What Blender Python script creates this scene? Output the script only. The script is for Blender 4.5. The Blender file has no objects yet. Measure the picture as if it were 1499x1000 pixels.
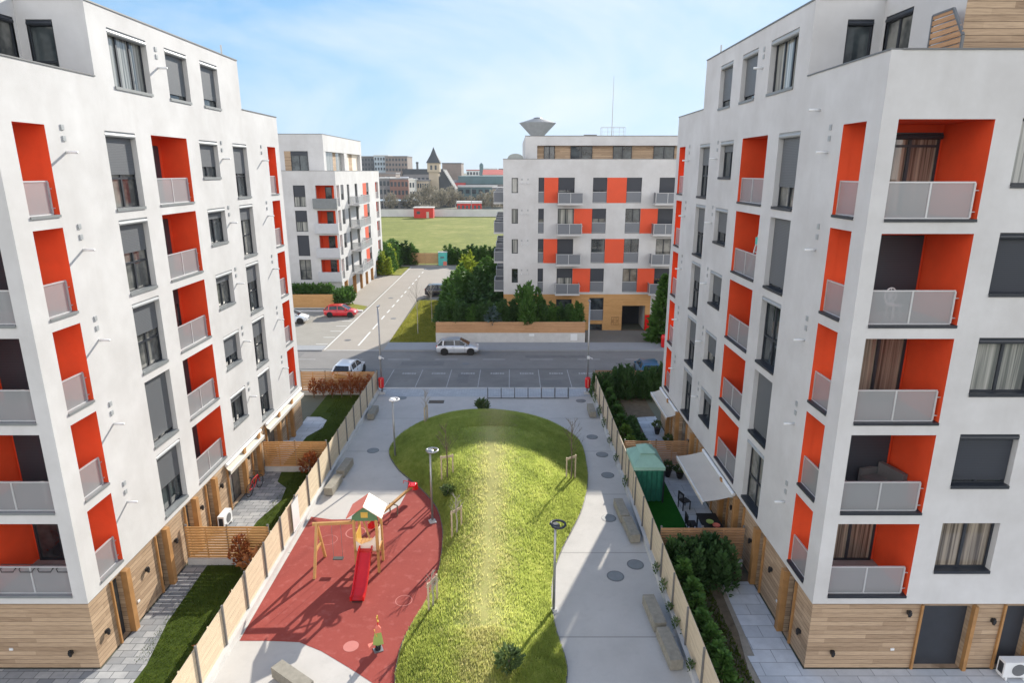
import bpy, math, random
import numpy as np
from mathutils import Vector, Matrix
R_ = math.radians
PI = math.pi
rnd = random.Random(7)
sc = bpy.context.scene
COL = sc.collection
ORD = ['first','second','third','fourth','fifth','sixth','seventh','eighth','ninth','tenth','eleventh','twelfth','thirteenth','fourteenth','fifteenth','sixteenth','seventeenth','eighteenth','nineteenth','twentieth']

# ------------------------------------------------------------------ materials
class N:
    def __init__(s, name):
        s.m = bpy.data.materials.new(name); s.m.use_nodes = True
        s.t = s.m.node_tree; s.b = s.t.nodes['Principled BSDF']
    def n(s, ty, **kw):
        o = s.t.nodes.new(ty)
        for k, v in kw.items(): setattr(o, k, v)
        return o
    def l(s, a, b): s.t.links.new(a, b)
    def math(s, op, a, b=None, c=None):
        o = s.n('ShaderNodeMath', operation=op)
        for i, v in enumerate((a, b, c)):
            if v is None: continue
            if isinstance(v, (int, float)): o.inputs[i].default_value = v
            else: s.l(v, o.inputs[i])
        return o.outputs[0]
    def mix(s, f, a, b, mode='MIX'):
        o = s.n('ShaderNodeMix', data_type='RGBA', blend_type=mode)
        for i, v in ((0, f), (6, a), (7, b)):
            if isinstance(v, (int, float)): o.inputs[i].default_value = v
            elif isinstance(v, (tuple, list)): o.inputs[i].default_value = (*v[:3], 1)
            else: s.l(v, o.inputs[i])
        return o.outputs[2]
    def ramp(s, f, stops):
        o = s.n('ShaderNodeValToRGB'); s.l(f, o.inputs[0])
        cr = o.color_ramp
        while len(cr.elements) < len(stops): cr.elements.new(0.5)
        for e, (p, c) in zip(cr.elements, stops):
            e.position = p; e.color = (*c, 1) if isinstance(c, (tuple, list)) else (c, c, c, 1)
        return o.outputs[0]
    def coords(s, kind='Object'):
        if kind == 'World':
            return s.n('ShaderNodeNewGeometry').outputs['Position']
        return s.n('ShaderNodeTexCoord').outputs[kind]
    def noise(s, co, scale, detail=4, rough=.55, stretch=None):
        o = s.n('ShaderNodeTexNoise'); o.inputs['Scale'].default_value = scale
        o.inputs['Detail'].default_value = detail; o.inputs['Roughness'].default_value = rough
        if stretch:
            mp = s.n('ShaderNodeMapping'); mp.inputs['Scale'].default_value = stretch
            s.l(co, mp.inputs[0]); co = mp.outputs[0]
        s.l(co, o.inputs['Vector']); return o.outputs['Fac']
    def bump(s, h, strength=.3, dist=.02):
        o = s.n('ShaderNodeBump'); o.inputs['Strength'].default_value = strength
        o.inputs['Distance'].default_value = dist; s.l(h, o.inputs['Height'])
        s.l(o.outputs[0], s.b.inputs['Normal'])
    def translucent(s, col, f):
        t = s.n('ShaderNodeBsdfTranslucent'); s.l(col, t.inputs[0])
        mx = s.n('ShaderNodeMixShader'); mx.inputs[0].default_value = f
        s.l(s.b.outputs[0], mx.inputs[1]); s.l(t.outputs[0], mx.inputs[2]); s.l(mx.outputs[0], s.t.nodes['Material Output'].inputs[0])
    def fin(s, col, rough=.7, metal=0, spec=.5, alpha=1):
        if isinstance(col, (tuple, list)): s.b.inputs['Base Color'].default_value = (*col, 1)
        else: s.l(col, s.b.inputs['Base Color'])
        s.b.inputs['Roughness'].default_value = rough; s.b.inputs['Metallic'].default_value = metal
        s.b.inputs['Specular IOR Level'].default_value = spec; s.b.inputs['Alpha'].default_value = alpha
        return s.m
def sc3(c, f): return tuple(min(1, x*f) for x in c)
def mat(name, col, rough=.7, var=.12, scale=2.5, bump=0, bscale=60, metal=0, spec=.4, co='Object', alpha=1, fine=.06):
    a = N(name); c = a.coords(co)
    f = a.noise(c, scale, 6, .6)
    x = a.mix(a.ramp(f, [(.3, 0.), (.7, 1.)]), sc3(col, 1-var), sc3(col, 1+var))
    if fine:
        g = a.noise(c, bscale, 3, .6)
        x = a.mix(a.ramp(g, [(.25, 1-fine*2), (.75, 1+fine)]), x, (0, 0, 0), 'MULTIPLY') if False else a.mix(fine*3, x, a.ramp(g, [(.3, sc3(col, .6)), (.7, sc3(col, 1.3))]))
        if bump: a.bump(g, bump, .01)
    return a.fin(x, rough, metal, spec, alpha)
def planks(name, c1, c2, h=.135, ln=2.4, gap=.07, rough=.65):
    a = N(name); co = a.coords('Object'); sp = a.n('ShaderNodeSeparateXYZ'); a.l(co, sp.inputs[0])
    u = a.math('ADD', sp.outputs[0], sp.outputs[1])
    zz = a.math('DIVIDE', sp.outputs[2], h); row = a.math('FLOOR', zz)
    w1 = a.n('ShaderNodeTexWhiteNoise', noise_dimensions='1D'); a.l(row, w1.inputs['W'])
    seg = a.math('FLOOR', a.math('ADD', a.math('DIVIDE', u, ln), a.math('MULTIPLY', w1.outputs[0], 7.3)))
    cb = a.n('ShaderNodeCombineXYZ'); a.l(row, cb.inputs[0]); a.l(seg, cb.inputs[1])
    w2 = a.n('ShaderNodeTexWhiteNoise', noise_dimensions='3D'); a.l(cb.outputs[0], w2.inputs[0])
    col = a.mix(w2.outputs[0], c1, c2)
    g = a.noise(co, 1.6, 6, .65, (1.2, 1.2, 38))
    col = a.mix(.45, col, a.ramp(g, [(.3, sc3(c1, .55)), (.55, c2), (.75, sc3(c2, 1.15))]))
    fr = a.math('FRACT', zz)
    edge = a.math('LESS_THAN', fr, gap)
    col = a.mix(edge, col, sc3(c1, .3))
    a.bump(a.math('SUBTRACT', g, edge), .35, .01)
    return a.fin(col, rough, 0, .3)
def leafmat(name, c1, c2, scale=1.2, extra=None):
    a = N(name); co = a.coords('World')
    f = a.noise(co, scale, 5, .7)
    oi = a.n('ShaderNodeObjectInfo')
    x = a.mix(a.ramp(f, [(.32, 0.), (.68, 1.)]), c1, c2)
    x = a.mix(a.math('MULTIPLY', oi.outputs['Random'], .45), x, sc3(c2, 1.35))
    if extra: x = a.mix(a.ramp(a.noise(co, 3.1, 3), [(.58, 0.), (.68, 1.)]), x, extra)
    a.translucent(x, .3)
    return a.fin(x, .62, 0, .25)
MT = {}
def mats():
    m = MT
    a = N('white_render'); co = a.coords('World')
    f = a.noise(co, .55, 7, .65); st = a.noise(co, 1.1, 5, .6, (1, 1, .12)); g = a.noise(co, 45, 4, .7)
    x = a.mix(a.ramp(f, [(.35, 0.), (.7, 1.)]), (.52, .515, .51), (.62, .62, .62))
    x = a.mix(a.ramp(st, [(.52, 0.), (.8, .32)]), x, (.45, .44, .425))
    x = a.mix(a.math('MULTIPLY', g, .12), x, (.55, .55, .55)); a.bump(g, .25, .008)
    m['white'] = a.fin(x, .85, 0, .2)
    m['red'] = mat('red_render', (.74, .075, .018), .8, .08, 1.5, .15, 60)
    m['orange'] = mat('orange_panel', (.70, .085, .03), .6, .05, 1.0)
    m['dark'] = mat('anthracite_metal', (.028, .033, .042), .4, .15)
    m['door'] = mat('dark_door', (.035, .04, .05), .45, .1)
    m['coping'] = mat('grey_coping', (.14, .145, .15), .45, .1)
    m['box'] = mat('shutter_box_grey', (.36, .38, .39), .45, .06)
    m['flash'] = mat('grey_flashing', (.20, .215, .22), .5, .1)
    m['floor'] = mat('loggia_tiles', (.30, .29, .28), .6, .12, 3)
    for k, c in (('shut', (.125, .135, .148)), ('shutdark', (.042, .048, .062))):
        a = N('roller_shutter_' + k); co = a.coords('Object'); sp = a.n('ShaderNodeSeparateXYZ'); a.l(co, sp.inputs[0])
        fr = a.math('FRACT', a.math('DIVIDE', sp.outputs[2], .055))
        x = a.mix(a.math('LESS_THAN', fr, .22), c, sc3(c, .62)); a.bump(fr, .4, .01)
        m[k] = a.fin(x, .45, 0, .4)
    def pane(name, c1, c2, stripes=0, top=None):
        a = N(name); co = a.coords('Object'); oi = a.n('ShaderNodeObjectInfo')
        add = a.n('ShaderNodeVectorMath', operation='ADD'); a.l(co, add.inputs[0])
        cb = a.n('ShaderNodeCombineXYZ'); a.l(a.math('MULTIPLY', oi.outputs['Random'], 40), cb.inputs[0]); a.l(a.math('MULTIPLY', oi.outputs['Random'], 17), cb.inputs[2]); a.l(cb.outputs[0], add.inputs[1])
        v = add.outputs[0]
        if stripes: f = a.noise(v, stripes, 3, .6, (1, 1, .02))
        else: f = a.noise(v, .9, 3, .6)
        x = a.mix(a.ramp(f, [(.38, 0.), (.62, 1.)]), c1, c2)
        b = a.noise(v, 1.3, 2); a.bump(b, .08, .02)
        return a.fin(x, .04, 0, .8)
    m['glass'] = pane('window_glass_dark', (.012, .017, .022), (.07, .085, .09))
    m['glassmid'] = pane('window_glass_room', (.05, .055, .055), (.22, .22, .20))
    m['curtain'] = pane('window_glass_curtain', (.085, .07, .058), (.32, .275, .22), 10)
    m['sheer'] = pane('window_glass_sheer', (.12, .13, .125), (.42, .42, .39), 8)
    m['rail'] = mat('balustrade_frame_metal', (.52, .53, .54), .4, .05, metal=.3)
    a = N('perforated_screen'); co = a.coords('Object')
    a.b.inputs['Alpha'].default_value = .64
    g = a.noise(co, 90, 2)
    m['screen'] = a.fin(a.mix(g, (.34, .36, .375), (.50, .52, .535)), .45, .2, .4, .45)
    a = N('grey_screen'); m['screend'] = a.fin((.17, .185, .21), .4, .1, .5, .92)
    m['wood'] = planks('larch_cladding', (.235, .155, .095), (.52, .38, .255), .165, 2.6)
    m['woodc'] = planks('oak_panel_cladding', (.50, .27, .10), (.60, .34, .14), .16, 1.4, .03)
    m['jamb'] = mat('orange_timber', (.38, .20, .075), .6, .25, 2, .2, 30)
    m['fence'] = planks('pale_fence_timber', (.56, .45, .31), (.70, .59, .43), .1, 1.9, .0)
    m['fenced'] = planks('amber_fence_timber', (.47, .24, .085), (.60, .33, .13), .1, 1.9, .0)
    m['fencer'] = planks('brown_fence_timber', (.38, .20, .095), (.55, .32, .17), .1, 1.9, .0)
    m['post'] = mat('grey_post', (.17, .165, .16), .6, .2)
    m['kerb'] = mat('pale_concrete', (.55, .545, .53), .85, .1, 2, .3, 40)
    m['greypl'] = mat('planter_render', (.52, .53, .55), .85, .06)
    m['pole'] = mat('galvanised_steel', (.34, .35, .36), .35, .1, metal=.6)
    m['black'] = mat('black_plastic', (.02, .02, .022), .5, .1)
    m['whitep'] = mat('white_plastic', (.75, .76, .76), .4, .04)
    m['bench'] = mat('aggregate_concrete', (.28, .26, .215), .9, .22, 5, .6, 70)
    m['benchtop'] = m['bench']
    m['redp'] = mat('red_plastic', (.62, .012, .014), .25, .06, spec=.6)
    m['pink'] = mat('faded_red_roof_panel', (.72, .20, .15), .5, .08)
    m['cream'] = mat('cream_panel', (.78, .68, .56), .5, .08)
    m['yellow'] = mat('yellow_panel', (.62, .40, .08), .4, .05)
    m['green'] = mat('green_panel', (.10, .20, .10), .5, .05)
    m['lime'] = mat('lime_panel', (.33, .46, .13), .5, .08)
    m['timber'] = mat('playground_timber', (.50, .28, .10), .5, .15, 3, .1, 20)
    m['tan'] = mat('seat_rubber', (.06, .07, .065), .7)
    m['awn'] = mat('awning_fabric', (.56, .52, .45), .85, .05, 1.5)
    m['awnw'] = mat('white_awning_fabric', (.52, .48, .41), .85, .05, 1.5)
    m['teal'] = mat('gazebo_canopy', (.27, .45, .37), .8, .12, 2)
    m['tealc'] = mat('gazebo_curtain', (.02, .15, .10), .8, .2, 4)
    m['patio'] = None
    def tiles(name, c1, c2, sx, sy, gap=.02, rough=.8, off=.5):
        a = N(name); co = a.coords('World'); b = a.n('ShaderNodeTexBrick'); a.l(co, b.inputs[0])
        b.offset = off; b.inputs['Scale'].default_value = 1; b.inputs['Brick Width'].default_value = sx; b.inputs['Row Height'].default_value = sy
        b.inputs['Mortar Size'].default_value = gap; b.inputs['Color1'].default_value = (*c1, 1); b.inputs['Color2'].default_value = (*c2, 1)
        b.inputs['Mortar'].default_value = (*sc3(c1, .5), 1); b.inputs['Bias'].default_value = 0
        f = a.noise(co, 2.2, 6, .65); g = a.noise(co, 60, 3)
        x = a.mix(a.ramp(f, [(.35, .35), (.6, 0.)]), b.outputs[0], sc3(c1, .7))
        a.bump(a.math('SUBTRACT', g, a.math('MULTIPLY', b.outputs[1], 2)), .25, .006)
        return a.fin(x, rough, 0, .3)
    m['patio'] = tiles('patio_pavers', (.48, .50, .52), (.58, .60, .62), 1.2, .6, .012)
    m['patiod'] = tiles('grey_pavers', (.20, .21, .22), (.40, .40, .39), .5, .32, .012)
    m['strip'] = tiles('pale_paving', (.40, .42, .44), (.47, .49, .50), .4, .2, .008)
    def conc(name, c, joint=3.0, jx=5.5, var=.16, stain=.5, rough=.85, jdark=.55):
        a = N(name); co = a.coords('World')
        f = a.noise(co, .35, 8, .65); f2 = a.noise(co, 1.7, 6, .7); g = a.noise(co, 70, 3, .7)
        x = a.mix(a.ramp(f, [(.3, 0.), (.7, 1.)]), sc3(c, 1-var), sc3(c, 1+var*.6))
        x = a.mix(a.ramp(f2, [(.52, 0.), (.72, stain)]), x, sc3(c, .74))
        x = a.mix(.3, x, a.ramp(g, [(.3, sc3(c, .65)), (.7, sc3(c, 1.25))]))
        if joint:
            sp = a.n('ShaderNodeSeparateXYZ'); a.l(co, sp.inputs[0])
            j1 = a.math('LESS_THAN', a.math('FRACT', a.math('ADD', a.math('DIVIDE', sp.outputs[1], joint), .31)), .012)
            x = a.mix(a.math('MULTIPLY', j1, .8), x, sc3(c, jdark))
        a.bump(g, .3, .006)
        return a.fin(x, rough, 0, .25)
    m['plaza'] = conc('plaza_concrete', (.50, .48, .45), 5.2)
    m['asphalt'] = conc('road_asphalt', (.215, .208, .198), 0, var=.2, stain=.55)
    m['bays'] = conc('parking_asphalt', (.205, .20, .19), 0, var=.3, stain=.7)
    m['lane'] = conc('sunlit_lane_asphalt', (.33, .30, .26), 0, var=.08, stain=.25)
    m['lot'] = conc('gravel_lot', (.30, .285, .25), 0, var=.15, stain=.5)
    m['drive'] = conc('driveway_pavers', (.20, .19, .165), 0, var=.15)
    m['walk'] = conc('sidewalk_concrete', (.30, .31, .32), 0, var=.1)
    a = N('rubber_surface'); co = a.coords('World')
    f = a.noise(co, .6, 7, .65); g = a.noise(co, 110, 2, .8); f2 = a.noise(co, 3, 4)
    x = a.mix(a.ramp(f, [(.3, 0.), (.7, 1.)]), (.21, .029, .021), (.29, .052, .038))
    x = a.mix(.3, x, a.ramp(g, [(.3, (.17, .03, .025)), (.7, (.55, .17, .15))]))
    x = a.mix(a.ramp(f2, [(.55, 0.), (.75, .4)]), x, (.46, .16, .14)); a.bump(g, .4, .006)
    m['rubber'] = a.fin(x, .9, 0, .2)
    m['mark'] = mat('road_paint', (.62, .62, .60), .7, .15, 4, 0, 30, co='World')
    m['markf'] = mat('faded_paint', (.36, .36, .355), .8, .2, 4, co='World')
    m['pinkm'] = mat('pale_pink_paint', (.50, .18, .155), .85, .08, co='World')
    def grass(name, cols, sc1=.5, stripe=None, trans=0):
        a = N(name); co = a.coords('World')
        f = a.noise(co, sc1, 8, .7); f2 = a.noise(co, sc1*6, 6, .75); g = a.noise(co, 34, 4, .8)
        s = a.math('ADD', a.math('MULTIPLY', f, .55), a.math('MULTIPLY', f2, .45))
        x = a.ramp(s, [(.36, cols[0]), (.5, cols[1]), (.64, cols[2])])
        if stripe:
            sp = a.n('ShaderNodeSeparateXYZ'); a.l(co, sp.inputs[0])
            d = a.math('ABSOLUTE', a.math('SUBTRACT', sp.outputs[0], stripe[0]))
            d = a.math('ADD', d, a.math('ADD', a.math('MULTIPLY', a.math('SUBTRACT', f2, .5), 4.5), a.math('MULTIPLY', a.math('SUBTRACT', f, .5), 2.5)))
            x = a.mix(a.ramp(a.math('ADD', a.math('DIVIDE', d, stripe[1]), a.math('MULTIPLY', a.math('SUBTRACT', a.noise(co, 7, 8, .75, (.5, 1.3, 1)), .5), 2.4)), [(.15, .75), (1., 0.)]), x, stripe[2])
        x = a.mix(.36, x, a.ramp(g, [(.35, sc3(cols[0], .5)), (.65, sc3(cols[2], 1.25))]))
        a.bump(g, .45, .03)
        if trans: a.translucent(x, trans)
        return a.fin(x, .9, 0, .1)
    gc = ((.10, .15, .025), (.27, .33, .065), (.46, .47, .16))
    m['mound'] = grass('mound_turf', gc, .5, (-1.0, 1.25, (.46, .39, .17)))
    m['blade'] = grass('mound_grass_blades', (sc3(gc[0], 1.2), sc3(gc[1], 1.55), sc3(gc[2], 1.6)), .6, (-1.0, 1.2, (.74, .64, .36)), .75)
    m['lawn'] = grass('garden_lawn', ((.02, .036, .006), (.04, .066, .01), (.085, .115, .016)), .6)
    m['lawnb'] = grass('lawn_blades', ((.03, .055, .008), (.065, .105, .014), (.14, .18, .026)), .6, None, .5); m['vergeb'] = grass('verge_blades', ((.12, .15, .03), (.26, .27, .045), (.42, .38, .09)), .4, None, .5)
    m['field'] = grass('field_grass', ((.075, .105, .02), (.155, .19, .035), (.31, .29, .10)), .07)
    m['verge'] = grass('verge_grass', ((.09, .12, .02), (.20, .21, .03), (.32, .29, .06)), .4)
    m['turf'] = grass('artificial_turf', ((.008, .075, .008), (.012, .10, .010), (.02, .12, .012)), 1)
    m['soil'] = mat('garden_soil', (.13, .10, .065), .95, .4, 3, .8, 30, co='World', fine=.12)
    m['gravel'] = mat('gravel', (.30, .265, .215), .95, .2, 5, .8, 60, co='World', fine=.12)
    m['ground'] = mat('open_ground', (.13, .135, .10), .95, .3, .02, 0, 2, co='World', fine=.05)
    m['con1'] = leafmat('thuja_foliage', (.028, .078, .018), (.095, .19, .04))
    m['con2'] = leafmat('yew_foliage', (.022, .060, .020), (.075, .145, .045))
    m['con3'] = leafmat('light_thuja_foliage', (.05, .11, .015), (.14, .23, .04))
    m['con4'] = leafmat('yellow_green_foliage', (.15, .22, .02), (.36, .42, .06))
    m['blue'] = leafmat('blue_spruce_foliage', (.06, .11, .10), (.20, .28, .27))
    m['rust'] = leafmat('rust_foliage', (.14, .035, .012), (.34, .10, .03))
    m['rustl'] = leafmat('orange_foliage', (.30, .10, .03), (.55, .24, .09))
    m['shrub'] = leafmat('olive_shrub_foliage', (.03, .065, .02), (.12, .17, .06))
    m['bark'] = mat('bark', (.16, .125, .09), .9, .2, 6)
    m['barkl'] = mat('pale_bark', (.38, .35, .30), .9, .2, 6)
    m['twig'] = leafmat('winter_twigs', (.13, .125, .10), (.24, .225, .18))
    m['stake'] = mat('stake_wood', (.52, .42, .30), .8, .15, 4)
    m['tyre'] = mat('tyre_rubber', (.018, .018, .019), .8)
    m['rim'] = mat('alloy_rim', (.5, .5, .52), .3, .05, metal=.7)
    m['cglass'] = mat('car_glass', (.012, .016, .022), .05, .05, spec=.7, fine=0)
    for k, c in (('silver', (.55, .58, .62)), ('red', (.62, .012, .022)), ('black', (.012, .013, .02)), ('blue', (.02, .13, .25)), ('white', (.72, .76, .80)), ('grey', (.16, .17, .18))):
        a = N('car_paint_' + k); a.b.inputs['Coat Weight'].default_value = .8; a.b.inputs['Coat Roughness'].default_value = .05
        m['c' + k] = a.fin(c, .35, .35 if k in ('silver', 'blue') else 0, .5)
    m['lampl'] = mat('headlight_lens', (.75, .76, .78), .1, .02, spec=.8)
    m['lampr'] = mat('tail_light_lens', (.5, .01, .01), .2, .02)
    for k, c in dict(stone=(.46, .40, .31), slate=(.075, .085, .095), brickc=(.26, .155, .13), greyb=(.22, .22, .225), bluew=(.42, .50, .55), brownb=(.25, .215, .195), darkb=(.14, .15, .16), whiteb=(.72, .70, .64), beigeb=(.46, .40, .32), tealr=(.12, .185, .20), redroof=(.42, .08, .065), paleb=(.55, .56, .55), hutred=(.50, .04, .03), ceram=(.36, .38, .36), tank=(.36, .38, .42)).items():
        m[k] = mat('city_' + k, c, .8, .12, .25, co='World', fine=.05, bscale=4)
    m['cwin'] = mat('city_window', (.05, .065, .08), .15, .3, .5, co='World', fine=0, spec=.6)
    m['mural'] = mat('turquoise_panel', (.10, .50, .46), .6, .1)
mats()

# ------------------------------------------------------------------ mesh builder
class MB:
    def __init__(s): s.v = []; s.f = []; s.m = []
    def add(s, vs, fs, m=0):
        o = len(s.v); s.v += [tuple(v) for v in vs]
        s.f += [tuple(i+o for i in f) for f in fs]; s.m += [m]*len(fs); return s
    def quad(s, a, b, c, d, m=0): return s.add((a, b, c, d), ((0, 1, 2, 3),), m)
    def box(s, x0, x1, y0, y1, z0, z1, m=0):
        if x0 > x1: x0, x1 = x1, x0
        if y0 > y1: y0, y1 = y1, y0
        return s.add([(x, y, z) for z in (z0, z1) for y in (y0, y1) for x in (x0, x1)],
                     [(0, 2, 3, 1), (4, 5, 7, 6), (0, 1, 5, 4), (2, 6, 7, 3), (0, 4, 6, 2), (1, 3, 7, 5)], m)
    def bar(s, a, b, w, h=None, m=0, up=(0, 0, 1)):
        a = Vector(a); b = Vector(b); d = (b-a).normalized(); h = h or w; u = Vector(up)
        if abs(d.dot(u)) > .98: u = Vector((0, 1, 0))
        r = d.cross(u).normalized()*w/2; t = r.cross(d).normalized()*h/2
        P = [a-r-t, a+r-t, a+r+t, a-r+t, b-r-t, b+r-t, b+r+t, b-r+t]
        return s.add(P, [(0, 3, 2, 1), (4, 5, 6, 7), (0, 1, 5, 4), (1, 2, 6, 5), (2, 3, 7, 6), (3, 0, 4, 7)], m)
    def tube(s, pts, r, n=8, m=0, r2=None, cap=True):
        pts = [Vector(p) for p in pts]; k = len(pts); r2 = r if r2 is None else r2
        base = len(s.v); prev = None
        for i, p in enumerate(pts):
            d = (pts[min(i+1, k-1)]-pts[max(i-1, 0)]).normalized()
            if prev is None:
                u = Vector((0, 0, 1)) if abs(d.z) < .9 else Vector((1, 0, 0)); x = d.cross(u).normalized()
            else: x = (prev-d*prev.dot(d)).normalized()
            prev = x; y = d.cross(x); rr = r+(r2-r)*i/max(1, k-1)
            for j in range(n):
                a = 2*PI*j/n; q = p+x*rr*math.cos(a)+y*rr*math.sin(a); s.v.append(tuple(q))
        for i in range(k-1):
            for j in range(n):
                s.f.append((base+i*n+j, base+i*n+(j+1) % n, base+(i+1)*n+(j+1) % n, base+(i+1)*n+j)); s.m.append(m)
        if cap:
            s.f.append(tuple(base+j for j in range(n))[::-1]); s.m.append(m)
            s.f.append(tuple(base+(k-1)*n+j for j in range(n))); s.m.append(m)
        return s
    def lathe(s, prof, n=16, c=(0, 0, 0), m=0):
        base = len(s.v); k = len(prof)
        for r, z in prof:
            for j in range(n):
                a = 2*PI*j/n; s.v.append((c[0]+r*math.cos(a), c[1]+r*math.sin(a), c[2]+z))
        for i in range(k-1):
            for j in range(n):
                s.f.append((base+i*n+j, base+i*n+(j+1) % n, base+(i+1)*n+(j+1) % n, base+(i+1)*n+j)); s.m.append(m)
        s.f.append(tuple(base+(k-1)*n+j for j in range(n))); s.m.append(m)
        s.f.append(tuple(base+j for j in range(n))[::-1]); s.m.append(m)
        return s
    def prism(s, poly, z0, z1, m=0):
        n = len(poly)
        return s.add([(x, y, z0) for x, y in poly]+[(x, y, z1) for x, y in poly],
              [tuple(range(n))[::-1], tuple(range(n, 2*n))]+[(i, (i+1) % n, (i+1) % n+n, i+n) for i in range(n)], m)
    def mesh(s, name, ms, smooth=False):
        me = bpy.data.meshes.new(name); me.from_pydata(s.v, [], s.f)
        ms = ms if isinstance(ms, (list, tuple)) else [ms]
        for x in ms: me.materials.append(MT[x] if isinstance(x, str) else x)
        if len(ms) > 1: me.polygons.foreach_set('material_index', s.m)
        if smooth: me.polygons.foreach_set('use_smooth', [True]*len(me.polygons))
        me.update(); return me
    def put(s, name, ms, parent=None, loc=(0, 0, 0), rz=0, smooth=False):
        return put(s.mesh(name, ms, smooth), name, parent, loc, rz)
def put(me, name, parent=None, loc=(0, 0, 0), rz=0):
    o = bpy.data.objects.new(name, me); COL.objects.link(o); o.location = loc; o.rotation_euler = (0, 0, R_(rz))
    if parent: o.parent = parent
    return o
def T(o, label, cat, group=None, kind=None):
    if label: o['label'] = label
    if cat: o['category'] = cat
    if group: o['group'] = group
    if kind: o['kind'] = kind
    return o
def root(name, label, cat, loc=(0, 0, 0), rz=0, group=None):
    o = bpy.data.objects.new(name, None); COL.objects.link(o); o.location = loc; o.rotation_euler = (0, 0, R_(rz))
    return T(o, label, cat, group)
def struct(o): o['kind'] = 'structure'; return o
def dup(o, loc=None, rz=None, label=None, scale=None):
    c = o.copy(); COL.objects.link(c)
    for ch in list(o.children):
        d = ch.copy(); COL.objects.link(d); d.parent = c
        for g in list(ch.children):
            e = g.copy(); COL.objects.link(e); e.parent = d
    if loc: c.location = loc
    if rz is not None: c.rotation_euler = (0, 0, R_(rz))
    if label: c['label'] = label
    if scale: c.scale = scale if isinstance(scale, (tuple, list)) else (scale,)*3
    return c

# ------------------------------------------------------------------ ground and roads
def sheet(name, poly, z, m):
    mb = MB(); mb.add([(x, y, z) for x, y in poly], [tuple(range(len(poly)))])
    return struct(mb.put(name, m))
def rect(x0, x1, y0, y1): return [(x0, y0), (x1, y0), (x1, y1), (x0, y1)]
def smooth_closed(P, n=4):
    out = []; k = len(P)
    for i in range(k):
        p0, p1, p2, p3 = (Vector(P[(i+j-1) % k]) for j in range(4))
        for t in range(n):
            t /= n
            q = .5*((2*p1)+(-p0+p2)*t+(2*p0-5*p1+4*p2-p3)*t*t+(-p0+3*p1-3*p2+p3)*t**3)
            out.append((q.x, q.y))
    return out
sheet('ground', rect(-2500, 2500, -300, 4500), -.05, 'ground')
sheet('plaza', rect(-9.9, 5.95, 2, 44.3), 0, 'plaza')
sheet('paving_strip', rect(-9.9, 5.95, 44.3, 46.2), .004, 'strip')
sheet('parking_bays', rect(-60, 60, 46.2, 51), -.004, 'bays')
mb = MB(); mb.box(-60, -9.95, 45.5, 46.2, -.06, .1); mb.box(-9.95, 60, 46.1, 46.22, -.06, .06); struct(mb.put('kerb', 'kerb'))
sheet('road', rect(-120, 120, 51.15, 56.6), -.004, 'asphalt')
mb = MB(); mb.box(-120, 120, 51, 51.15, -.06, .012); struct(mb.put('gutter', 'coping'))
mb = MB(); mb.box(-11.9, 60, 56.6, 59.3, -.06, .11, 0); mb.box(-60, -17.6, 56.6, 58.2, -.06, .11); struct(mb.put('pavement', 'walk'))
sheet('lane', [(-17.6, 56.6), (-11.9, 56.6), (-12.3, 80), (-10.6, 84), (-10.6, 112), (-17.6, 112)], .003, 'lane')
sheet('parking_lot', rect(-45, -17.6, 58.2, 73.6), .001, 'lot')
mb = MB(); mb.box(-30, -17.75, 73.6, 74.2, -.05, .12); struct(mb.put('kerb', 'kerb'))
sheet('footway', [(-30, 78), (-20.4, 78), (-17.7, 74.2), (-17.6, 112), (-30, 112)], .002, 'lane')
sheet('parking_court', rect(-10.6, 0, 80, 112), .002, 'lot')
sheet('driveway', rect(7.3, 30, 59.3, 64.6), .004, 'drive')
sheet('field', rect(-90, 60, 112.6, 235), .004, 'field')
sheet('verge', [(-11.9, 59.3), (-7.3, 59.3), (-7.3, 80.2), (-12.0, 80.2), (-11.95, 68)], .06, 'verge')
sheet('verge', [(-20.3, 100.6), (-17.7, 100.6), (-17.7, 110), (-20.3, 110)], .06, 'verge')
sheet('verge', [(-20.5, 78.4), (-17.75, 76.5), (-17.75, 74.25), (-20.5, 74.25)], .06, 'verge')
# markings
mb = MB(); z = .009
for y0, y1 in [(58.5, 63.8), (65, 68.2), (69.6, 71.4), (73, 74.6), (76.2, 77.8), (79.4, 81), (82.6, 84), (85.5, 87), (89, 90.4), (92.3, 93.8), (95.5, 97), (99, 100.5), (103, 104.5), (107, 108)]:
    mb.box(-14.76, -14.6, y0, y1, .004, z)
mb.box(-17.56, -17.44, 57, 110, .004, z)
for y in (59.07, 61.6, 64.13, 66.38, 68.79):
    mb.box(-18.9, -17.75, y-.06, y+.06, .004, z); 
for x in range(-8, 8, 1): pass
for i in range(8):
    x = -9.9+i*2.42
    mb.add([(x-.03, 46.3, .002), (x+.03, 46.3, .002), (x+.03, 50.9, .002), (x-.03, 50.9, .002)], [(0, 1, 2, 3)], 1)
for i in range(7):
    x = -8.5+i*2.42
    for j in range(6): mb.box(x-.52+j*.19, x-.40+j*.19+.02*(j % 3), 49.7, 50.05-.04*(j % 2), -.004, .004, 1)
for i in range(14):
    mb.box(-32+i*4.2, -30+i*4.2, 53.85, 53.97, -.004, .003, 1)
for i in range(4): mb.box(8.5, 9.1, 59.6+i*1.1, 60.1+i*1.1, .006, .012, 1) if False else None
struct(mb.put('road_markings', ['mark', 'markf']))
sheet('lane_stop', rect(-17.3, -12.2, 56.7, 56.95), .008, 'markf')

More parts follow.
